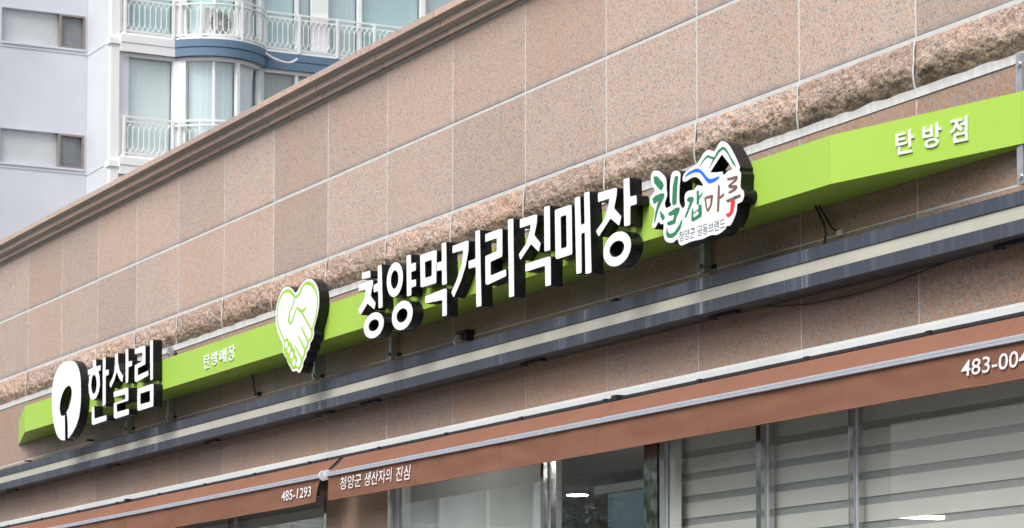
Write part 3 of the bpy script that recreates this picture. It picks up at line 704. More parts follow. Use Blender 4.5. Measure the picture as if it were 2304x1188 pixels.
# rock-faced band
def rock(k):
    x0, x1 = XJ(k)+.006, XJ(k-1)-.006
    def fn(u, v):
        x = x0 + (x1-x0)*u
        z = Z_RB + .004 + (Z_B-Z_RB-.018)*v
        prof = min(1, v/.30)**.8 if v < .30 else .12+.88*(1-((v-.30)/.70))**.75
        e = min(u, 1-u)
        end = .55+.45*min(1, e/.06)
        p = Vector((x, z*1.2, k*3.7))
        n1 = noise.fractal(p*3.0, 1.0, 2.0, 4)
        n2 = noise.fractal(p*13, .8, 2.2, 5)
        n3 = abs(noise.noise(p*6.5))
        cell = noise.voronoi(p*9.0)[0]
        facet = (cell[1]-cell[0])
        n4 = noise.fractal(p*34, .7, 2.1, 3)
        d = .033*prof*end*(1+.3*n1) + (.3+.7*prof)*(.007*n1 + .011*n2 + .006*n4 - .010*n3 + .014*facet)
        if v in (0, 1) or u in (0, 1):
            d = max(.002, d*.35) if v != 0 else .004
        zz = z + .010*n2*(1 if 0 < v < 1 else .5)
        return (x, -max(.001, d), zz)
    b = MB().grid(130, 34, fn)
    o = b.build('rock_faced_block', 'rock_face', facade, smooth=False, recalc=False)
    return o
for k in range(K0+1, K1+1):
    rock(k)
    def jf(u, v):
        z = Z_RB + (Z_B-Z_RB-.008)*v
        pr = min(1, v/.30)**.8 if v < .30 else .12+.88*(1-((v-.30)/.70))**.75
        w_ = .007+.003*noise.noise(Vector((k*5.1, z*40, 0)))
        return (XJ(k)+(u-.5)*2*w_+.004*noise.noise(Vector((k*3.3, z*18, 4))), -.005-.014*pr-.004*math.sin(u*math.pi), z)
    MB().grid(4, 16, jf).build('block_joint', 'sealant', facade, smooth=True, recalc=False)
# plaster fillet below the rock band, ragged upper edge
n = 420
b = MB()
def fl(u, v):
    x = XL + (XR-XL)*u
    top = Z_RB + .006 + .012*noise.noise(Vector((x*6, 1, 0))) + .006*noise.noise(Vector((x*23, 2, 0)))
    bot = Z_PL + .001*noise.noise(Vector((x*3, 7, 0)))
    z = bot + (top-bot)*v
    return (x, -.006 - .006*v**2, z)
b.grid(n, 3, fl)
b.build('plaster_strip', 'plaster', shop, smooth=True, recalc=False)

# cornice: three stepped courses, each stone its own piece
cprof = [(.28, 6.402), (-.049, 6.412), (-.049, 6.459), (-.101, 6.467), (-.101, 6.521), (-.1525, 6.530), (-.150, 6.579), (.28, 6.583)]
cback = [(.27, 6.404), (-.040, 6.416), (-.040, 6.463), (-.092, 6.471), (-.092, 6.525), (-.1435, 6.534), (-.1435, 6.573), (.27, 6.575)]
cornice = MB().prism_x(cback, XL, XR).build('cornice', 'sealant', shop)
cm = MB().prism_x(cprof, -PW/2+.006, PW/2-.006)
me = bpy.data.meshes.new('cornice_stone')
me.from_pydata(cm.v, [], cm.f)
me.materials.append(MAT['granite'])
for k in range(K0+1, K1+1):
    o = link('cornice_stone', me, cornice)
    o.location = ((XJ(k)+XJ(k-1))/2, random.uniform(-.0015, .0015), random.uniform(-.0012, .0012))
# grey sealant fillets in the inner corners of the steps
for y, z in ((0, 6.4035), (-.049, 6.4605), (-.101, 6.5225)):
    MB().prism_x([(y-.002, z-.010), (y-.002, z+.004), (y-.021, z+.0045), (y-.017, z-.004)], XL, XR).build('sealant_fillet', 'sealant_green', cornice)

# ------------------------------------------------------------------ shop windows
def window_unit(x0, x1, mull, wl=.045, wr=.045, z_top=Z_HEAD-.004):
    """stainless frame with its mullions, beads and panes"""
    f = MB()
    f.box(x0+.003, x0+wl, .004, .10, .603, z_top)
    f.box(x1-wr, x1-.003, .004, .10, .603, z_top)
    f.box(x0+wl+.0002, x1-wr-.0002, .006, .10, z_top-.05, z_top-.002)
    f.box(x0+wl+.0002, x1-wr-.0002, .006, .10, .604, .66)
    fr = f.build('window_frame', 'steel', shop)
    edges = [x0+wl]
    for a, b_ in mull:
        MB().box(a, b_, .007, .098, .661, z_top-.051).build('mullion', 'steel', fr)
        edges += [a, b_]
    edges.append(x1-wr)
    for i in range(0, len(edges), 2):
        a, b_ = edges[i]+.001, edges[i+1]-.001
        g_ = MB().box(a, b_, .054, .060, .661, z_top-.0515).build('pane', 'shop_glass', fr)
        MB().box(a+.001, a+.016, .044, .053, .662, z_top-.052).build('glazing_bead', 'aluminium', fr)
        MB().box(b_-.016, b_-.001, .044, .053, .662, z_top-.052).build('glazing_bead', 'aluminium', fr)
    return fr
window_unit(-18.588, -14.600, [(-16.150, -16.105), (-14.772, -14.716)], .045, .111)
window_unit(-14.585, -7.405, [(-13.474, -13.424), (-12.528, -12.520), (-9.9, -9.85)], .012, .045)
MB().box(-14.572, -14.42, .064, .068, .7, 3.36).build('jamb_lining', 'room_wall', shop)
window_unit(-29.19, -19.737, [(-27.0, -26.95), (-24.3, -24.25), (-21.85, -21.80)])
# dark reveal strips beside the pier frame
MB().box(-18.540, -18.485, .05, .052, .7, 3.35).build('window_reveal', 'room_wall', shop)

# room behind the glass
rm = MB()
rm.box(XL+.21, XR-.21, 8.0, 8.1, 0, 3.6)
rm.build('room_back_wall', 'room_wall', shop)
MB().box(XL+.21, XR-.21, .301, 7.99, 3.56, 3.62).build('room_ceiling', 'room_ceiling', shop)
MB().box(XL+.21, XR-.21, .302, 7.99, .001, .05).build('room_floor', 'paving', shop)
def tube_lamp(x, y0, y1, label):
    o = thing('tube_lamp', label, 'lamp', (x, (y0+y1)/2, 3.5), 'ceiling lamps inside the shop')
    MB().box(x-.05, x+.05, y0, y1, 3.535, 3.559).build('housing', 'white_metal', o)
    MB().tube([(x, y0+.02, 3.515), (x, y1-.02, 3.515)], .020, 8).build('tube', 'lamp_glow', o)
tube_lamp(-22.05, 6.75, 7.5, 'lit tube lamp on the shop ceiling seen through the striped blind, the left one')
for i, x in enumerate((-27.5, -24.6, -17.2, -14.2, -11.0)):  # added lamps out of view, lighting the room and the blinds from behind
    tube_lamp(x, .45, 1.15, ('unseen tube lamp added to brighten the room and blinds, ' + ('far left', 'left', 'centre', 'right', 'far right')[i]))
tube_lamp(-20.1, 6.45, 7.3, 'lit tube lamp at the right edge behind the striped blind')
dl = thing('round_downlight', 'round lit downlight on the ceiling behind the dark pane', 'lamp', (-21.4, 3.1, 3.55), 'ceiling lamps inside the shop')
def disc(cx_, cy_, z, r, n=20):
    return [(cx_+r*math.cos(2*math.pi*i/n), cy_+r*math.sin(2*math.pi*i/n)) for i in range(n)]
MB().prism_z(disc(-21.4, 3.1, 0, .11), 3.535, 3.559).build('trim', 'white_metal', dl)
MB().prism_z(disc(-21.4, 3.1, 0, .09), 3.529, 3.534).build('diffuser', 'lamp_glow', dl)
ps = MB().box(-19.72, -18.95, 2.48, 2.50, 1.9, 3.40).build('wall_poster', 'poster_blue')
tag(ps, 'pale blue panel hanging inside the shop behind the dark pane', 'poster')
MB().box(-19.88, -18.90, 2.44, 2.47, 3.405, 3.47).build('poster_rail', 'white_metal', ps)

# zebra roller blinds
def zebra(x0, x1, label, y=.13, ztop=3.33, zbot=1.2, phase=3.155, period=.1363, dark=.044, plain_top=0.0, mat='blind_cream'):
    o = thing('zebra_blind', label, 'blind', ((x0+x1)/2, y, zbot), 'roller blinds behind the shop glass')
    MB().tube([(x0, y+.03, ztop+.03), (x1, y+.03, ztop+.03)], .028, 10).build('roller', 'white_metal', o)
    z = phase
    # opaque bands
    edges = [ztop]
    while z > zbot+.2:
        edges += [z+dark, z]
        z -= period
    edges.append(zbot)
    def slope(zc):
        return lambda u, v: None
    for i in range(0, len(edges)-1, 2):
        a, b_ = edges[i], edges[i+1]
        MB().box(x0+.004, x1-.004, y-.004, y-.001, b_, a).build('opaque_band', mat, o)
        if i:
            MB().box(x0+.004, x1-.004, y+.022, y+.024, b_+.012, min(ztop, a+.016)).build('rear_band', mat, o)
    MB().box(x0+.006, x1-.006, y+.004, y+.0055, zbot, ztop).build('sheer_layer', 'sheer', o)
    MB().box(x0, x1, y-.008, y+.012, zbot-.03, zbot-.001).build('bottom_bar', 'white_metal', o)
    return o
zebra(-14.585, -13.60, 'striped blind in the narrow pane right of the steel post', y=.125)
zebra(-13.57, -12.70, 'striped blind left of the thin glass joint', y=.125, phase=3.150)
zebra(-12.69, -9.0, 'wide striped blind at the right end of the shop window', y=.125, phase=3.152)
zebra(-22.05, -19.95, 'striped blind under the left awning beside the pier', y=.14, phase=3.24, period=.30, dark=.11, mat='blind_plain')
zebra(-24.5, -22.1, 'striped blind under the left awning, second from the pier', y=.14, phase=3.24, period=.30, dark=.11, mat='blind_plain')
zebra(-29.0, -24.6, 'striped blind under the left awning at its far left end', y=.14, phase=3.24, period=.30, dark=.11, mat='blind_plain')
pb = thing('plain_blind', 'plain pale blind behind the pane right of the granite pier', 'blind', (-17.3, .13, 1.2), 'roller blinds behind the shop glass')
bl = MB()
bl.grid(60, 6, lambda u, v: (-18.50+2.13*u, .150+.004*math.sin(u*40), 1.2+2.15*v))
bl.build('cloth', 'blind_plain', pb, smooth=True)
MB().tube([(-18.5, .16, 3.37), (-16.37, .16, 3.37)], .025, 10).build('roller', 'white_metal', pb)
pb2 = thing('gathered_blind', 'narrow gathered edge of pale blind beside the dark pane', 'blind', (-15.95, .13, 1.2), 'roller blinds behind the shop glass')
MB().grid(10, 6, lambda u, v: (-16.31+.20*u, .14+.01*math.sin(u*9), 1.2+2.15*v)).build('cloth', 'blind_plain', pb2, smooth=True)
MB().tube([(-16.31, .15, 3.37), (-16.11, .15, 3.37)], .025, 8).build('roller', 'white_metal', pb2)

# ------------------------------------------------------------------ green sign box
SB_Y, SB_Z0, SB_Z1 = -.340, 4.402, 4.662
outl = [(-27.88, -.004), (-26.55, SB_Y), (-12.15, SB_Y), (-10.85, -.075), (-10.48, -.004)]
bar = thing('green_sign_box', 'long lime green boxed sign panel along the shop wall', 'sign', (-19, -.17, SB_Z0))
# separate face sheets with hairline joints
faces = [(-26.549, -23.9), (-23.898, -21.15), (-21.148, -18.4), (-18.398, -15.65), (-15.648, -12.16)]
MB().prism_z([(-27.86, -.008), (-26.55, SB_Y+.004), (-12.152, SB_Y+.004), (-10.853, -.079+.008), (-10.50, -.008)], SB_Z0+.001, SB_Z1-.001).build('box_body', 'green_sheet', bar)
MB().prism_z([(-27.84, -.006), (-26.545, SB_Y+.003), (-12.155, SB_Y+.003), (-10.856, -.072), (-10.51, -.006)], SB_Z1-.0008, SB_Z1-.0002).build('bounce_blocker', 'dark_soffit', bar)  # unseen dark sheet added so the box top bounces less green light
for a, b_ in faces:
    MB().box(a, b_, SB_Y-.0005, SB_Y+.002, SB_Z0, SB_Z1).build('face_sheet', 'green_sheet', bar)
MB().prism_z([(-12.158, SB_Y-.0005), (-10.86, -.0755), (-10.86, -.073), (-12.158, SB_Y+.002)], SB_Z0, SB_Z1).build('face_sheet', 'green_sheet', bar)
MB().prism_z([(-10.858, -.0755), (-10.48, -.0045), (-10.48, -.002), (-10.858, -.073)], SB_Z0, SB_Z1).build('face_sheet', 'green_sheet', bar)
MB().prism_z([(-27.88, -.0045), (-26.551, SB_Y-.0005), (-26.551, SB_Y+.002), (-27.88, -.002)], SB_Z0, SB_Z1).build('face_sheet', 'green_sheet', bar)

# ------------------------------------------------------------------ channel letters
LY0, LY1 = -.4265, -.3435
def loops_of(shape):
    lp = []
    for typ, pts in shape:
        lp.append(fillet(pts, .011, 3) if typ == 'p' else [tuple(p) for p in pts])
    return lp
def channel_letter(ch, label, group):
    xs = [p[0] for sh in GLYPHS[ch] for _, q in sh for p in q]
    zs = [p[1] for sh in GLYPHS[ch] for _, q in sh for p in q]
    o = thing('channel_letter', label, 'sign letter', ((min(xs)+max(xs))/2, LY1, min(zs)), group)
    for sh in GLYPHS[ch]:
        lp = loops_of(sh)
        can = [offset(p, .0025 if i == 0 else -.0025) for i, p in enumerate(lp)]
        c_ = MB().slab(can, wallmap, LY0+.002, LY1).build('black_return', 'letter_black', o)
        MB().slab([offset(p, -.0012 if i == 0 else .0012) for i, p in enumerate(lp)], wallmap, LY0, LY0+.0045).build('white_face', 'letter_white', c_)
        # tiny screw heads on the return
    return o
left_words = [('한', 'white letter 한, first syllable right of the round logo'), ('살', 'white letter 살, middle syllable of the short word at left'),
              ('림', 'white letter 림, last syllable of the short word at left')]
for ch, lb in left_words:
    channel_letter(ch, lb, 'black sided letters of the short word')
main = [('청', 'white letter 청, first syllable right of the heart sign'), ('양', 'white letter 양 with two rings, second syllable of the long word'),
        ('먹', 'white letter 먹, third syllable of the long word'), ('거', 'white letter 거, fourth syllable of the long word'),
        ('리', 'white letter 리, fifth syllable of the long word'), ('직', 'white letter 직, sixth syllable of the long word'),
        ('매', 'white letter 매, seventh syllable of the long word'), ('장', 'white letter 장, last syllable, beside the mountain sign')]
for ch, lb in main:
    channel_letter(ch, lb, 'black sided letters of the long word')

# round logo
lg = thing('logo_sign', 'tall white oval logo with a dark leaf shaped opening and slot', 'sign', (-25.9, LY1, 4.05))
lp = LOGO
outer = catmull(lp[:22], 2, False) + lp[22:25] + catmull(lp[25:], 2, False)
c_ = MB().slab([offset(outer, .0025)], wallmap, LY0+.002, LY1).build('black_return', 'letter_black', lg)
MB().slab([offset(outer, -.0012)], wallmap, LY0, LY0+.0045).build('white_face', 'letter_white', c_)

# heart of two clasped hands
hs = thing('heart_sign', 'white heart sign of two clasped hands outlined in lime green', 'sign', (-19.6, LY1, 4.05))
ho = catmull(HEART['outer'], 3)
c_ = MB().slab([offset(ho, .003)], wallmap, LY0+.002, LY1).build('black_return', 'letter_black', hs)
fc = MB().slab([offset(ho, -.001)], wallmap, LY0, LY0+.0045).build('white_face', 'letter_white', c_)
b = MB()
yy = LY0-.0006
for i, (pts, ws) in enumerate(HEART['strokes']):
    pp = catmull(pts, 4, False)
    ww = []
    for j in range(len(ws)-1):
        for s_ in range(4):
            ww.append(ws[j]+(ws[j+1]-ws[j])*s_/4)
    ww.append(ws[-1])
    rb = ribbon(pp, ww)
    d = yy - .00012*i
    m = len(pp)
    base = len(b.v)
    b.v += [(p[0], d, p[1]) for p in rb]
    for j in range(m-1):
        b.f.append((base+j, base+j+1, base+2*m-2-j, base+2*m-1-j))
b.build('lime_outline', 'vinyl_lime', hs, recalc=False)
MB().slab([catmull(HEART['green'], 2)], wallmap, yy-.0022, yy-.0014).build('finger_patch', 'vinyl_lime', hs)
for w_ in HEART['white']:
    MB().slab([w_], wallmap, yy-.0034, yy-.0026).build('finger_tip', 'letter_white', hs)

# mountain sign
bs = thing('mountain_sign', 'white cut-out sign with green and brown brush letters, hills and red pepper', 'sign', (-13.3, LY1, 4.25))
bo = catmull(BRAND['outer'], 2)
bh = fillet(BRAND['hole'], .006)
c_ = MB().slab([offset(bo, .003), offset(bh, -.002)], wallmap, LY0+.002, LY1).build('black_return', 'letter_black', bs)
MB().slab([offset(bo, -.001), offset(bh, .001)], wallmap, LY0, LY0+.0045).build('white_face', 'letter_white', c_)
for key, nm, mt, dd in (('green', 'green_stroke', 'vinyl_green', .0006), ('brown', 'brown_stroke', 'vinyl_brown', .0009), ('blue', 'blue_stream', 'vinyl_blue', .0012), ('red', 'red_pepper', 'vinyl_red', .0015), ('white', 'white_gap', 'letter_white', .0018)):
    for q in BRAND[key]:
        q2 = catmull(q, 3) if key in ('blue', 'red') else catmull(fillet(q, .004, 2), 1)
        if key == 'green' and q is BRAND['green'][11]:
            MB().slab([q2], wallmap, LY0-.0030, LY0-.0022).build('pepper_stalk', 'vinyl_green', bs)
        else:
            MB().slab([q2], wallmap, LY0-dd-.0006, LY0-dd+.0003).build(nm, mt, bs)
def put_text(name, txt, x0, x1, z0, z1, y, mat, parent, bold=0.0, shear=0.0, th_=.0006):
    v, f = text_polys(txt, bold)
    m = MB()
    m.v = [(x0+(x1-x0)*a+shear*(z1-z0)*b_, y, z0+(z1-z0)*b_) for a, b_, c_ in v]
    if callable(y):
        m.v = [(p[0], y(p[0], p[2]), p[2]) for p in m.v]
    m.f = f
    return m.build(name, mat, parent, recalc=False)
put_text('small_lettering', '청양군 공동브랜드', -13.592, -13.085, 4.304, 4.366, LY0-.0006, 'vinyl_slate', bs, .004)

# raised letters on the green box
def raised(ch, x0, x1, z0, z1, label, group, slant_face=False, depth=.007):
    v, f = text_polys(ch, .012 if slant_face else .007, 3, .05)
    a0, dv = Vector((-12.15, SB_Y)), Vector((1.30, .265)).normalized()
    nn = Vector((dv.y, -dv.x))
    m = MB()
    for a, b_, c_ in v:
        u = x0+(x1-x0)*a
        w_ = z0+(z1-z0)*b_
        d = depth*(c_+1)/2 + .0012
        if slant_face:
            p = a0 + dv*u + nn*d
            m.v.append((p.x, p.y, w_))
        else:
            m.v.append((u, SB_Y-d, w_))
    m.f = f
    # base at the letter's own foot
    o = m.build('raised_letter', 'raised_white')
    return tag(o, label, 'sign letter', group)
raised('탄', .476, .603, 4.476, 4.597, 'small raised white letter 탄 on the right end of the green box', 'raised letters at right', True)
raised('방', .664, .791, 4.477, 4.600, 'small raised white letter 방 between two others at the right end of the green box', 'raised letters at right', True)
raised('점', .850, .968, 4.475, 4.601, 'small raised white letter 점, rightmost on the green box', 'raised letters at right', True)
raised('탄', -21.513, -21.390, 4.462, 4.583, 'small raised white letter 탄, first of four between the short word and the heart', 'raised letters at left')
raised('방', -21.334, -21.200, 4.470, 4.583, 'small raised white letter 방, second of four between the short word and the heart', 'raised letters at left')
raised('매', -21.153, -21.010, 4.468, 4.585, 'small raised white letter 매, third of four between the short word and the heart', 'raised letters at left')
raised('장', -20.970, -20.814, 4.465, 4.590, 'small raised white letter 장, last of four between the short word and the heart', 'raised letters at left')

# ------------------------------------------------------------------ steel brackets behind the green box
brk = [(-10.884, 'galvanised bracket post at the right edge, clamping the green box'), (-13.934, 'galvanised bracket post under the mountain sign'),
       (-18.391, 'galvanised bracket post under the first syllable of the long word'), (-19.832, 'galvanised bracket post under the heart sign'),
       (-23.159, 'galvanised bracket post right of the short word'), (-24.278, 'galvanised bracket post under the middle of the short word')]
for x, lb in brk:
    o = thing('sign_bracket', lb, 'bracket', (x, 0, 4.206), 'steel posts holding the green box')
    yb = -.068 if x < -11 else -.070
    MB().box(x-.020, x+.020, yb, yb+.040, 4.206, 4.858).build('post', 'galvanised', o)
    MB().box(x-.0235, x-.0205, yb-.002, yb+.042, 4.206, 4.858).build('post_lip', 'aluminium', o)
    for z in (4.240, 4.800):
        MB().tube([(x+.006, -.002, z), (x+.006, yb+.041, z)], .008, 8).build('anchor_rod', 'steel', o)
        MB().tube([(x+.006, yb-.001, z), (x+.006, yb-.014, z)], .014, 6).build('nut', 'steel', o)
        MB().box(x+.021, x+.052, -.016, -.003, z-.012, z+.012).build('wall_plate', 'black_plastic', o)

# ------------------------------------------------------------------ slate channel below the sign
CY = -.200
rail = thing('sign_channel', 'slate grey metal channel with a cream strip along the wall', 'channel', (-19, -.1, 3.92))
CL, CR = XL+.3, XR-.3
seg = [CL, -27.05, -24.62, -22.05, -19.55, -17.02, -14.5, -12.05, CR]
for a, b_ in zip(seg[:-1], seg[1:]):
    MB().prism_x([(CY, 4.134), (CY, 4.066), (CY+.010, 4.063), (CY+.010, 4.130), (-.004, 4.130), (-.004, 4.134)], a+.0008, b_-.0008).build('upper_flange', 'slate_metal', rail)
    MB().prism_x([(CY, 3.994), (CY, 3.924), (CY+.014, 3.924), (CY+.014, 3.990)], a+.0008, b_-.0008).build('lower_flange', 'slate_metal', rail)
MB().prism_x([(CY+.008, 4.062), (CY+.005, 3.9945), (CY+.02, 3.9945), (CY+.02, 4.062)], CL, CR).build('cream_strip', 'cream_panel', rail)
MB().box(CL, CR, CY+.0145, -.004, 3.926, 3.940).build('soffit', 'dark_soffit', rail)
for x in (-27.717, -24.514, -21.944, -19.495, -18.634, -16.012, -13.596, -10.856):
    b = MB()
    b.box(x-.16, x+.10, -.115, -.075, 3.906, 3.925)
    b.box(x-.20, x-.14, -.110, -.080, 3.898, 3.924)
    b.build('clip', 'black_plastic', rail)

# ------------------------------------------------------------------ cables and small fittings on the wall
def cable(label, pts, r=.005, mat='black_plastic', group='loose cables under the sign'):
    pp = catmull(pts, 5, False)
    o = MB().tube([tuple(p) for p in pp], r, 6).build('cable', mat, smooth=True)
    return tag(o, label, 'cable', group)
cable('black cable hanging below the right part of the green box', [(-12.74, -.06, 4.41), (-12.70, -.06, 4.36), (-12.66, -.05, 4.28), (-12.655, -.05, 4.20), (-12.67, -.08, 4.13)], .007)
cable('black cable running to a pale connector on the wall', [(-12.72, -.05, 4.41), (-12.67, -.045, 4.35), (-12.62, -.03, 4.27), (-12.57, -.012, 4.235)], .006)
pc = MB().box(-12.585, -12.535, -.022, -.003, 4.215, 4.245).build('cable_connector', 'hose_white')
tag(pc, 'small pale connector at the end of a black cable', 'connector')
cable('short black cable dangling left of the heart sign', [(-21.19, -.05, 4.41), (-21.17, -.04, 4.35), (-21.19, -.03, 4.29), (-21.16, -.02, 4.24)], .006)
cn = MB().box(-21.18, -21.10, -.035, -.003, 4.225, 4.25).build('cable_connector', 'black_plastic')
tag(cn, 'small black connector on the wall left of the heart sign', 'connector')
cable('thin black cable sagging below the slate channel at right', [(-13.35, -.012, 3.93), (-12.95, -.016, 3.885), (-12.45, -.018, 3.872), (-12.0, -.016, 3.89), (-11.55, -.012, 3.93)], .004)
jb = thing('junction_box', 'small black terminal box with loose white wires below the letter 양', 'box', (-17.2, 0, 4.2))
MB().box(-17.26, -17.12, -.075, -.003, 4.245, 4.268).build('lid', 'black_plastic', jb)
MB().box(-17.23, -17.19, -.060, -.003, 4.205, 4.244).build('terminal', 'black_plastic', jb)
MB().box(-17.175, -17.135, -.060, -.003, 4.195, 4.244).build('terminal', 'black_plastic', jb)
for i in range(2):
    MB().tube([tuple(p) for p in catmull([(-17.235, -.06, 4.245), (-17.285-.012*i, -.075, 4.215), (-17.27-.01*i, -.07, 4.165), (-17.22, -.05, 4.15)], 5, False)], .0035, 5).build('loose_wire', 'hose_white', jb)
for x, z, lb in ((-27.42, 4.20, 'rusty bolt in the wall below the left tip of the green box'), (-25.42, 4.235, 'small black bolt in the wall below the oval logo'), (-15.02, 4.19, 'short dark bolt in the wall below the letter 장')):
    o = thing('wall_bolt', lb, 'bolt', (x, 0, z), 'leftover bolts in the wall')
    MB().tube([(x, -.003, z), (x, -.06, z)], .009, 8).build('shank', 'dark_soffit', o)
    MB().box(x-.045, x+.02, -.064, -.056, z-.008, z+.006).build('head', 'dark_soffit', o)

# ------------------------------------------------------------------ awnings
def awning(x0, x1, seams, label, curl_right):
    o = thing('awning', label, 'awning', ((x0+x1)/2, -.15, 3.2), 'brown awnings over the shop windows')
    L_ = x1-x0
    # cassette: sloping flashing in lengths, lip, dark housing, roller
    nseg = max(2, round(L_/4.6))
    ends = [x0+(L_)*i/nseg for i in range(nseg+1)]
    if curl_right:
        ends[-1] = -19.512
        ends = [ends[0], -28.3, -24.13, ends[-1]]
    else:
        ends = [-19.508, -14.92, -10.4, x1]
    for a, b_ in zip(ends[:-1], ends[1:]):
        MB().prism_x([(-.004, 3.637), (-.047, 3.612), (-.047, 3.580), (-.044, 3.580), (-.042, 3.608), (-.004, 3.631)], a+.001, b_-.001).build('flashing', 'white_metal', o)
    MB().box(ends[0], ends[-1], -.036, -.003, 3.40, 3.604).build('housing', 'dark_navy', o)
    MB().tube([(ends[0]+.02, -.072, 3.552), (ends[-1]-.02, -.072, 3.552)], .022, 12).build('roller', 'dark_navy', o)
    for i in range(int(L_/1.15)):
        x = x0+.55+i*1.15
        MB().box(x-.02, x+.02, -.100, -.050, 3.540, 3.572).build('hanger', 'black_plastic', o)
    for x in ends[1:-1]:
        MB().box(x-.035, x+.03, -.120, -.050, 3.545, 3.578).build('joint_bracket', 'dark_navy', o)
    # fabric
    NU = int(L_*14)
    def sag(x):
        return .004*noise.noise(Vector((x*.8, 3, 0)))+.0025*math.sin(x*9.4)
    def ff(u, v):
        x = x0+L_*u
        y = -.128+(-.262+.128)*v
        z = 3.538+.006*noise.noise(Vector((x*.5, 1, 0)))+(3.421-3.538)*v - .010*math.sin(v*math.pi)+sag(x)*math.sin(v*math.pi)
        return (x, y, z)
    fb = MB().grid(NU, 8, ff).build('fabric', 'awning_fabric', o, smooth=True, recalc=False)
    # front bar: ribbed aluminium
    fbm = MB()
    fbm.prism_x([(-.272, 3.4195), (-.276, 3.4165), (-.276, 3.4045), (-.274, 3.4035), (-.274, 3.4015), (-.276, 3.4005), (-.276, 3.3885), (-.272, 3.386), (-.246, 3.386), (-.246, 3.4195)], x0+.004, x1-.004)
    fr = fbm.build('front_bar', 'aluminium', o)
    # valance
    def vv(u, v):
        x = x0+L_*u
        zt, zb = 3.3915, 3.209 + .004*noise.noise(Vector((x*.9, 9, 0)))
        if curl_right:
            e = x1-x
            if e < .42:
                q = 1-e/.42
                zb = 3.209+.012*q+.13*max(0, (q-.68)/.32)**1.2
        z = zt+(zb-zt)*v
        rip = .012*noise.noise(Vector((x*1.3, 5, 0)))*v + .005*noise.noise(Vector((x*3.7, 5, v*2))) + .003*math.sin(x*14+2*noise.noise(Vector((x, 0, 0))))*v
        for s_ in seams:
            rip += .006*math.exp(-((x-s_)/.05)**2)*v*v
        xx = x
        if curl_right and x1-x < .14:
            xx = x-.12*v**1.3*(1-(x1-x)/.14)
        return (xx, -.258-rip, z)
    va = MB().grid(NU*2, 10, vv).build('valance', 'awning_fabric', o, smooth=True, recalc=False)
    sm = MB()
    for s_ in seams:
        u_ = (s_-x0)/L_
        if not 0 < u_ < 1:
            continue
        for du in (-.010, .010):
            pts = [vv(u_+du/L_, j/10) for j in range(11)]
            MB().tube([(p[0], p[1]-.0008, p[2]) for p in pts], .0011, 4).build('seam', 'seam', va)
        pts = [ff(u_+.0/L_, j/8) for j in range(9)]
        MB().tube([(p[0], p[1]-.0004, p[2]+.0009) for p in pts], .0012, 4).build('seam', 'seam', fb)
    hem = [vv(i/(NU), 1) for i in range(NU+1)]
    MB().tube([(p[0], p[1], p[2]) for p in hem], .0032, 6).build('hem', 'awning_fabric', va, smooth=True)
    # end plates
    for x, w_ in ((x0, -1), (x1, 1)):
        e = MB()
        pr = [(-.295, 3.397), (-.290, 3.425), (-.270, 3.440), (-.246, 3.440), (-.236, 3.420), (-.236, 3.372), (-.262, 3.362), (-.285, 3.372)]
        e.prism_x(pr, x-.002 if w_ > 0 else x-.016, x+.016 if w_ > 0 else x+.002)
        e.build('end_plate', 'white_metal', o)
        e2 = MB()
        e2.tube([(x+w_*.008, -.24, 3.41), (x+w_*.008, -.09, 3.545)], .010, 6)
        e2.build('folding_arm', 'black_plastic', o)
    return o, va, lambda x, z: vv((x-x0)/L_, max(0, min(1, (3.3915-z)/(3.3915-3.209))))[1]-.0085
aw_r, va_r, vy_r = awning(-19.085, -7.3, [-9.50, -10.847, -12.194, -13.548, -14.885, -16.209, -17.525], 'long brown awning over the right shop windows', False)
aw_l, va_l, vy_l = awning(-29.6, -19.185, [-20.98, -22.35, -23.725, -25.1, -26.45, -27.8], 'brown awning over the left shop windows, its corner curling', True)
put_text('lettering', '485-1293', -19.995, -19.405, 3.262, 3.340, vy_l, 'print_white', va_l, .006, .12)
put_text('lettering', '청양군', -18.848, -18.462, 3.268, 3.364, vy_r, 'print_white', va_r, .004, .16)
put_text('lettering', '생산자의', -18.400, -17.925, 3.262, 3.362, vy_r, 'print_white', va_r, .004, .16)
put_text('lettering', '진심', -17.845, -17.620, 3.256, 3.358, vy_r, 'print_white', va_r, .004, .16)
put_text('lettering', '483-004', -11.125, -10.585, 3.266, 3.345, vy_r, 'print_white', va_r, .006, .12)
# steel head of the window frame seen between the awnings
MB().box(-19.86, -19.74, -.05, .003, 3.30, 3.36).build('frame_catch', 'steel', shop)

# ------------------------------------------------------------------ apartment block behind, and its twin across the street
STOREY = 2.775
def plan_path(l0, l1, off, mp, step=.12):
    """front line of the balcony: straight, a round bay, straight"""
    b0, b1, depth = 12.73, 14.80, .56
    cx_, hw = (b0+b1)/2, (b1-b0)/2
    def out(l):
        q = (l-cx_)/hw
        if abs(q) >= 1:
            return 0.0
        return depth*(math.cos(q*math.pi/2)**.75)
    ls = [l0]
    for x in [b0+(b1-b0)*i/22 for i in range(23)]:
        if l0+.01 < x < l1-.01:
            ls.append(x)
    ls.append(l1)
    pts = []
    for l in ls:
        e = .01
        d = Vector((out(l+e)-out(l-e), 2*e)).normalized()       # (out, lat)
        nrm = Vector((d.y, -d.x))
        pts.append((l, out(l), nrm))
    res = []
    for l, o_, nrm in pts:
        p = mp(o_, l)
        q = mp(o_+nrm.x, l+nrm.y)
        res.append((p, (q[0]-p[0], q[1]-p[1])))
    return res
def sub_path(l0, l1, mp, n):
    full = []
    for i in range(n+1):
        l = l0+(l1-l0)*i/n
        full += plan_path(l, l+1e-4, 0, mp)[:1]
    return full
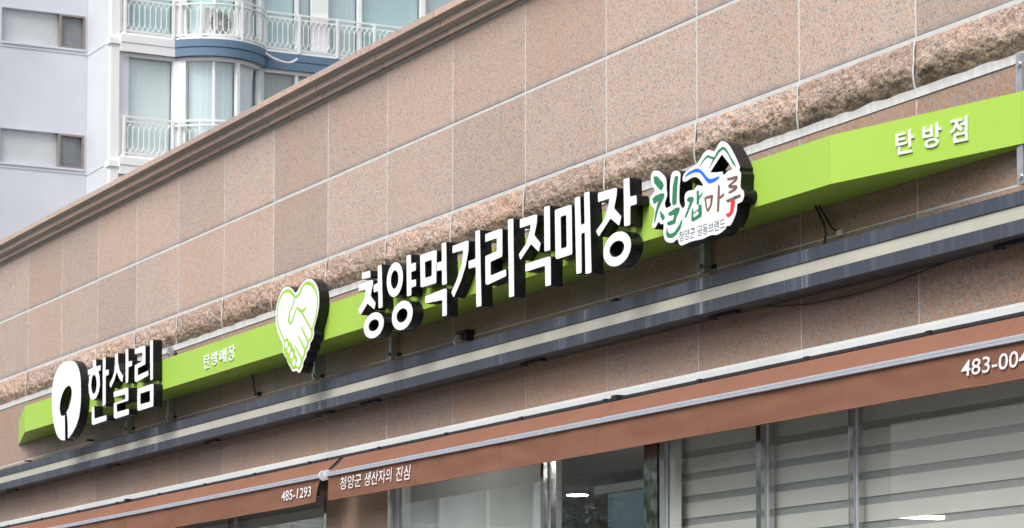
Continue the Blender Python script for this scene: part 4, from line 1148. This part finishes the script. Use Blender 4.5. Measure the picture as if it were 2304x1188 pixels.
def apartment(name, label, mp, ks, z_top, loc, grey_lat0):
    o = thing(name, label, 'apartment block', loc)
    # body
    def box_l(b, o0, o1, l0, l1, z0, z1):
        a, c_ = mp(o0, l0), mp(o1, l1)
        b.box(min(a[0], c_[0]), max(a[0], c_[0]), min(a[1], c_[1]), max(a[1], c_[1]), z0, z1)
        return b
    b = MB()
    box_l(b, -14, -1.2, 11.6, 34, 0, z_top)
    b.build('inner_rooms', 'apt_room', o)
    # grey wing: wall strips round the windows
    wins = [(16.405-STOREY*k+.40, 16.405-STOREY*k+1.27) for k in ks]
    w0, w1 = 9.20, 11.22
    gw = MB()
    zs = sorted(wins)
    zprev = 0.0
    for a, c_ in zs:
        box_l(gw, -2.25, -2.0, grey_lat0, 11.28, zprev, a)
        box_l(gw, -2.25, -2.0, w1, 11.28, a, c_)
        box_l(gw, -2.25, -2.0, grey_lat0, w0, a, c_)
        zprev = c_
    box_l(gw, -2.25, -2.0, grey_lat0, 11.28, zprev, z_top)
    box_l(gw, -14, -2.26, grey_lat0, 11.28, 0, z_top)
    gwall = gw.build('grey_wall', 'apt_grey', o)
    for i, (a, c_) in enumerate(zs):
        f = MB()
        box_l(f, -2.20, -1.985, w0, w0+.05, a, c_)
        box_l(f, -2.20, -1.99, w0+.051, w1-.001, c_-.045, c_-.001)
        box_l(f, -2.20, -1.97, w0+.051, w1-.001, a+.001, a+.045)
        fr = f.build('side_window', 'apt_grey', o)
        box_l(MB(), -2.13, -2.10, w0+.06, 10.605, a+.046, c_-.046).build('frosted_pane', 'apt_frosted', fr)
        q = MB()
        box_l(q, -2.15, -1.98, 10.607, 10.66, a+.046, c_-.046)
        box_l(q, -2.15, -1.98, w1-.05, w1-.002, a+.046, c_-.046)
        box_l(q, -2.15, -1.98, 10.661, w1-.051, c_-.09, c_-.047)
        box_l(q, -2.15, -1.98, 10.661, w1-.051, a+.047, a+.085)
        q.build('sash', 'apt_brown', fr)
        box_l(MB(), -2.09, -2.07, 10.665, w1-.052, a+.088, c_-.092).build('dark_pane', 'apt_darkpane', fr)
        box_l(MB(), -2.02, -1.985, grey_lat0, 11.276, a-.075, a-.055).build('wall_joint', 'apt_grey', gwall)
    # return wall with its joints
    r_ = MB()
    box_l(r_, -1.995, -.02, 11.281, 11.60, 0, z_top)
    ret = r_.build('return_wall', 'apt_grey', o)
    for a, c_ in zs:
        box_l(MB(), -1.99, -.03, 11.270, 11.2805, a-.10, a-.07).build('wall_joint', 'apt_grey', ret)
    # white corner pilaster
    p_ = MB()
    box_l(p_, -.16, .03, 11.17, 11.365, 0, z_top)
    for k in ks:
        zb = 16.405-STOREY*k
        box_l(p_, -.20, .075, 11.12, 11.366, zb+.16, zb+.29)
    p_.build('corner_pilaster', 'apt_white', o)
    frames = [(11.366, 11.42), (12.64, 12.87), (13.98, 14.06), (14.72, 14.84), (15.62, 15.69), (16.02, 16.43), (17.19, 17.28), (18.80, 18.92), (20.2, 20.28), (21.6, 21.9), (23.2, 23.28), (24.8, 24.9), (26.4, 26.5)]
    blinds = ['vblind_pale', 'vblind_grey', 'vblind_pale', 'vblind_dark', 'vblind_grey', 'vblind_pale', 'vblind_dark', 'vblind_pale', 'vblind_grey', 'vblind_pale', 'vblind_grey', 'vblind_pale', 'vblind_dark']
    for k in ks:
        zb = 16.405-STOREY*k           # underside of the slab band
        zt = zb+.38                    # floor of the balcony above it
        # slab
        s_ = MB()
        s_.sweep(plan_path(11.37, 27, 0, mp), [(-.9, zb+.03), (-.9, zt-.02), (.06, zt-.02), (.06, zb+.03)])
        slab = s_.build('balcony_slab', 'apt_white', o)
        for l0, l1, mt in ((11.37, 12.728, 'apt_white'), (12.73, 27, 'apt_blue')):
            f = MB()
            f.sweep(plan_path(l0, l1, 0, mp), [(.061, zb), (.10, zb), (.10, zb+.185), (.088, zb+.188), (.088, zb+.205), (.115, zb+.208), (.115, zt), (.061, zt)])
            f.build('fascia', mt, slab)
        # kerb under the railing
        MB().sweep(plan_path(11.40, 27, 0, mp), [(-.02, zt+.001), (.07, zt+.001), (.07, zt+.05), (-.02, zt+.05)]).build('kerb', 'apt_white', slab)
        # railing on top of this slab
        rl = MB()
        for za, zc in ((.905, .945), (.800, .832), (.085, .120)):
            rl.sweep(plan_path(11.46, 27, 0, mp), [(.035, zt+za), (.075, zt+za), (.075, zt+zc), (.035, zt+zc)])
        rail_ = rl.build('railing', 'rail_white', o)
        for l in (11.48, 12.62, 12.80, 13.17, 14.05, 14.80, 15.68, 16.63, 17.57, 18.5, 19.4, 20.3, 21.2, 22.1, 23.0):
            (p, nr), = plan_path(l, l+1e-4, 0, mp)[:1]
            c_ = (p[0]+nr[0]*.055, p[1]+nr[1]*.055)
            MB().box(c_[0]-.026, c_[0]+.026, c_[1]-.026, c_[1]+.026, zt+.02, zt+.93).build('post', 'rail_white', rail_)
        bl = MB()
        l = 11.56
        while l < 22.9:
            if not any(abs(l-x) < .05 for x in (12.62, 12.71, 12.80)):
                def at(dl, z):
                    (p, nr), = plan_path(l+dl, l+dl+1e-4, 0, mp)[:1]
                    return (p[0]+nr[0]*.055, p[1]+nr[1]*.055, z)
                z0, z1 = zt+.12, zt+.80
                bl.tube([at(0, z0+.17), at(0, z1-.17)], .0095, 4)
                for s2 in (-1, 1):
                    bl.tube([at(0, z1-.18), at(.018*s2, z1-.10), at(.058*s2, z1-.04), at(.105*s2, z1)], .0085, 4, False)
                    bl.tube([at(0, z0+.18), at(.018*s2, z0+.10), at(.058*s2, z0+.04), at(.105*s2, z0)], .0085, 4, False)
            l += .128
        bq = bl.build('balusters', 'rail_white', rail_, recalc=False)
        bq['kind'] = 'stuff'
        # glazing of the storey above this slab
        zg0, zg1 = zt+.002, zb+STOREY-.001
        gl = MB()
        gl.sweep(plan_path(11.366, 27, 0, mp), [(-.13, zg1-.085), (-.02, zg1-.085), (-.02, zg1), (-.13, zg1)])
        gl.sweep(plan_path(11.366, 27, 0, mp), [(-.13, zg0), (-.03, zg0), (-.03, zg0+.10), (-.13, zg0+.10)])
        gf = gl.build('glazing_frame', 'apt_white', o)
        for a, c_ in frames:
            MB().sweep(sub_path(a, c_, mp, 2), [(-.135, zg0+.101), (-.012, zg0+.101), (-.012, zg1-.086), (-.135, zg1-.086)]).build('window_post', 'apt_white', gf)
        for i in range(len(frames)-1):
            a, c_ = frames[i][1]+.002, frames[i+1][0]-.002
            if c_-a < .06:
                continue
            nn = 8 if 12.7 < a < 14.8 else 1
            MB().sweep(sub_path(a, c_, mp, nn), [(-.085, zg0+.102), (-.075, zg0+.102), (-.075, zg1-.087), (-.085, zg1-.087)]).build('pane', 'apt_glass', gf)
            bt = blinds[(i + 2*k) % len(blinds)] if k > 1 else blinds[i % len(blinds)]
            if k == 0:
                bt = (['vblind_teal', 'vblind_teal', 'vblind_pale', 'vblind_teal', 'vblind_grey', 'vblind_grey', 'vblind_teal', 'vblind_grey'] + ['vblind_teal']*9)[i]
            if bt:
                MB().sweep(sub_path(a, c_, mp, max(nn, 2)), [(-.22, zg0+.02), (-.20, zg0+.02), (-.20, zg1-.09), (-.22, zg1-.09)]).build('window_blind', bt, gf)
            if 13.2 < (a+c_)/2 < 13.8:
                MB().sweep(sub_path((a+c_)/2-.03, (a+c_)/2+.03, mp, 1), [(-.10, zg0+.102), (-.065, zg0+.102), (-.065, zg1-.087), (-.10, zg1-.087)]).build('window_post', 'apt_white', gf)
    return o
XB = -58.4
ap = apartment('apartment_block', 'white and grey apartment block with blue banded round balconies behind the shop', lambda o_, l: (XB+o_, l), [-1, 0, 1, 2], 24.5, (XB, 18, 0), 3.5)
ap2 = apartment('apartment_block', 'pale apartment block across the street, seen only mirrored in the shop windows', lambda o_, l: (-66+o_, -l-4.0), [0, 1, 2, 3, 4, 5], 20.5, (-66, -22, 0), 5.5)

# air conditioner on the upper balcony
ac = thing('air_conditioner', 'white outdoor air conditioner unit behind the curved balcony rail', 'air conditioner', (-58.1, 13.66, 16.80))
X0_, X1_ = -58.28, -57.97
MB().box(X0_, X1_, 13.20, 14.16, 16.86, 17.52).build('case', 'ac_white', ac)
MB().box(X0_+.03, X1_-.03, 13.28, 13.40, 16.788, 16.859).build('foot', 'ac_white', ac)
MB().box(X0_+.03, X1_-.03, 13.95, 14.07, 16.788, 16.859).build('foot', 'ac_white', ac)
b = MB()
for i in range(24):
    a0, a1 = 2*math.pi*i/24, 2*math.pi*(i+1)/24
cyl = [(13.60+.26*math.cos(2*math.pi*i/28), 17.19+.27*math.sin(2*math.pi*i/28)) for i in range(28)]
b.slab([cyl], lambda u, w_, d: (d, u, w_), X1_+.006, X1_+.001)
gr = b.build('fan_grille', 'ac_grille', ac)
for i in range(14):
    a0 = math.pi*2*i/14
    MB().tube([(X1_+.012, 13.60+.05*math.cos(a0), 17.19+.05*math.sin(a0)), (X1_+.012, 13.60+.26*math.cos(a0+.3), 17.19+.27*math.sin(a0+.3))], .005, 4).build('grille_rib', 'ac_white', gr)
MB().box(X1_+.007, X1_+.02, 13.56, 13.64, 17.15, 17.23).build('fan_hub', 'ac_white', gr)
b = MB().slab([[(14.03+.045*math.cos(2*math.pi*i/12), 17.28+.055*math.sin(2*math.pi*i/12)) for i in range(12)]], lambda u, w_, d: (d, u, w_), X1_+.005, X1_+.001)
b.build('sticker', 'vinyl_red', ac)
hp = catmull([(-58.27, 14.60, 17.02), (-58.27, 14.68, 16.93), (-58.22, 14.78, 16.72), (-58.20, 14.98, 16.60), (-58.19, 15.22, 16.535), (-58.18, 15.42, 16.54), (-58.16, 15.56, 16.635)], 6, False)
hr = [.030+.006*noise.noise(Vector((i*.9, 0, 0))) for i in range(len(hp))]
hz = MB().tube(hp, hr, 8).build('drain_hose', 'hose_white', smooth=True)
tag(hz, 'wrapped white drain hose dangling over the blue balcony band', 'hose')

# ------------------------------------------------------------------ street tree, mirrored in the dark pane
def tree(x, y, h, label):
    o = thing('street_tree', label, 'tree', (x, y, 0), 'street trees across the road')
    tr_ = MB()
    tr_.tube([(x, y, 0), (x+.05, y, h*.25), (x-.05, y+.05, h*.5), (x+.02, y, h*.85)], [.16, .13, .10, .03], 8)
    for i in range(9):
        a = i*2.4
        z0 = h*(.35+.05*i)
        rr = 1.5-.09*i
        tr_.tube([(x, y, z0), (x+rr*.5*math.cos(a), y+rr*.5*math.sin(a), z0+.45), (x+rr*math.cos(a), y+rr*math.sin(a), z0+.7)], [.06, .04, .012], 5)
    tr_.build('trunk', 'bark', o)
    b = MB()
    for i in range(420):
        a, q, zz = random.uniform(0, 6.283), random.random()**.6, random.uniform(.3, 1.05)
        rad = (1.75*math.sin(min(1, max(.05, (1.12-zz)/.82))*math.pi)**.6)*q
        cx_, cy_, cz_ = x+rad*math.cos(a), y+rad*math.sin(a), zz*h
        for j in range(60):
            p = Vector((cx_+random.gauss(0, .20), cy_+random.gauss(0, .20), cz_+random.gauss(0, .15)))
            u_ = Vector((random.uniform(-1, 1), random.uniform(-1, 1), random.uniform(-.6, .6))).normalized()*.055
            w_ = u_.cross(Vector((random.uniform(-1, 1), random.uniform(-1, 1), 1))).normalized()*.022
            k0 = len(b.v)
            b.v += [tuple(p-u_), tuple(p+w_), tuple(p+u_), tuple(p-w_)]
            b.f.append((k0, k0+1, k0+2, k0+3))
    b.build('crown', 'leaf', o, recalc=False)
tree(-38.0, -13.4, 7.4, 'leafy street tree across the road, mirrored in the dark window pane')
tree(-42.5, -15.6, 8.2, 'taller leafy tree standing behind the mirrored street tree')

# ------------------------------------------------------------------ unseen block added across the street to cut the low sky light
ob = thing('skylight_blocker', 'unseen plain block added across the street to cut low sky light', 'building', (-8, -34, 0))
wl = MB().box(-44, 34, -40, -30, 0, 11.5).build('wall', 'apt_brown', ob)
for fl_ in range(3):
    for i in range(24):
        MB().box(-42+i*3.1, -40+i*3.1, -29.995, -29.93, 1.2+fl_*3.0, 2.7+fl_*3.0).build('window', 'apt_darkpane', wl)
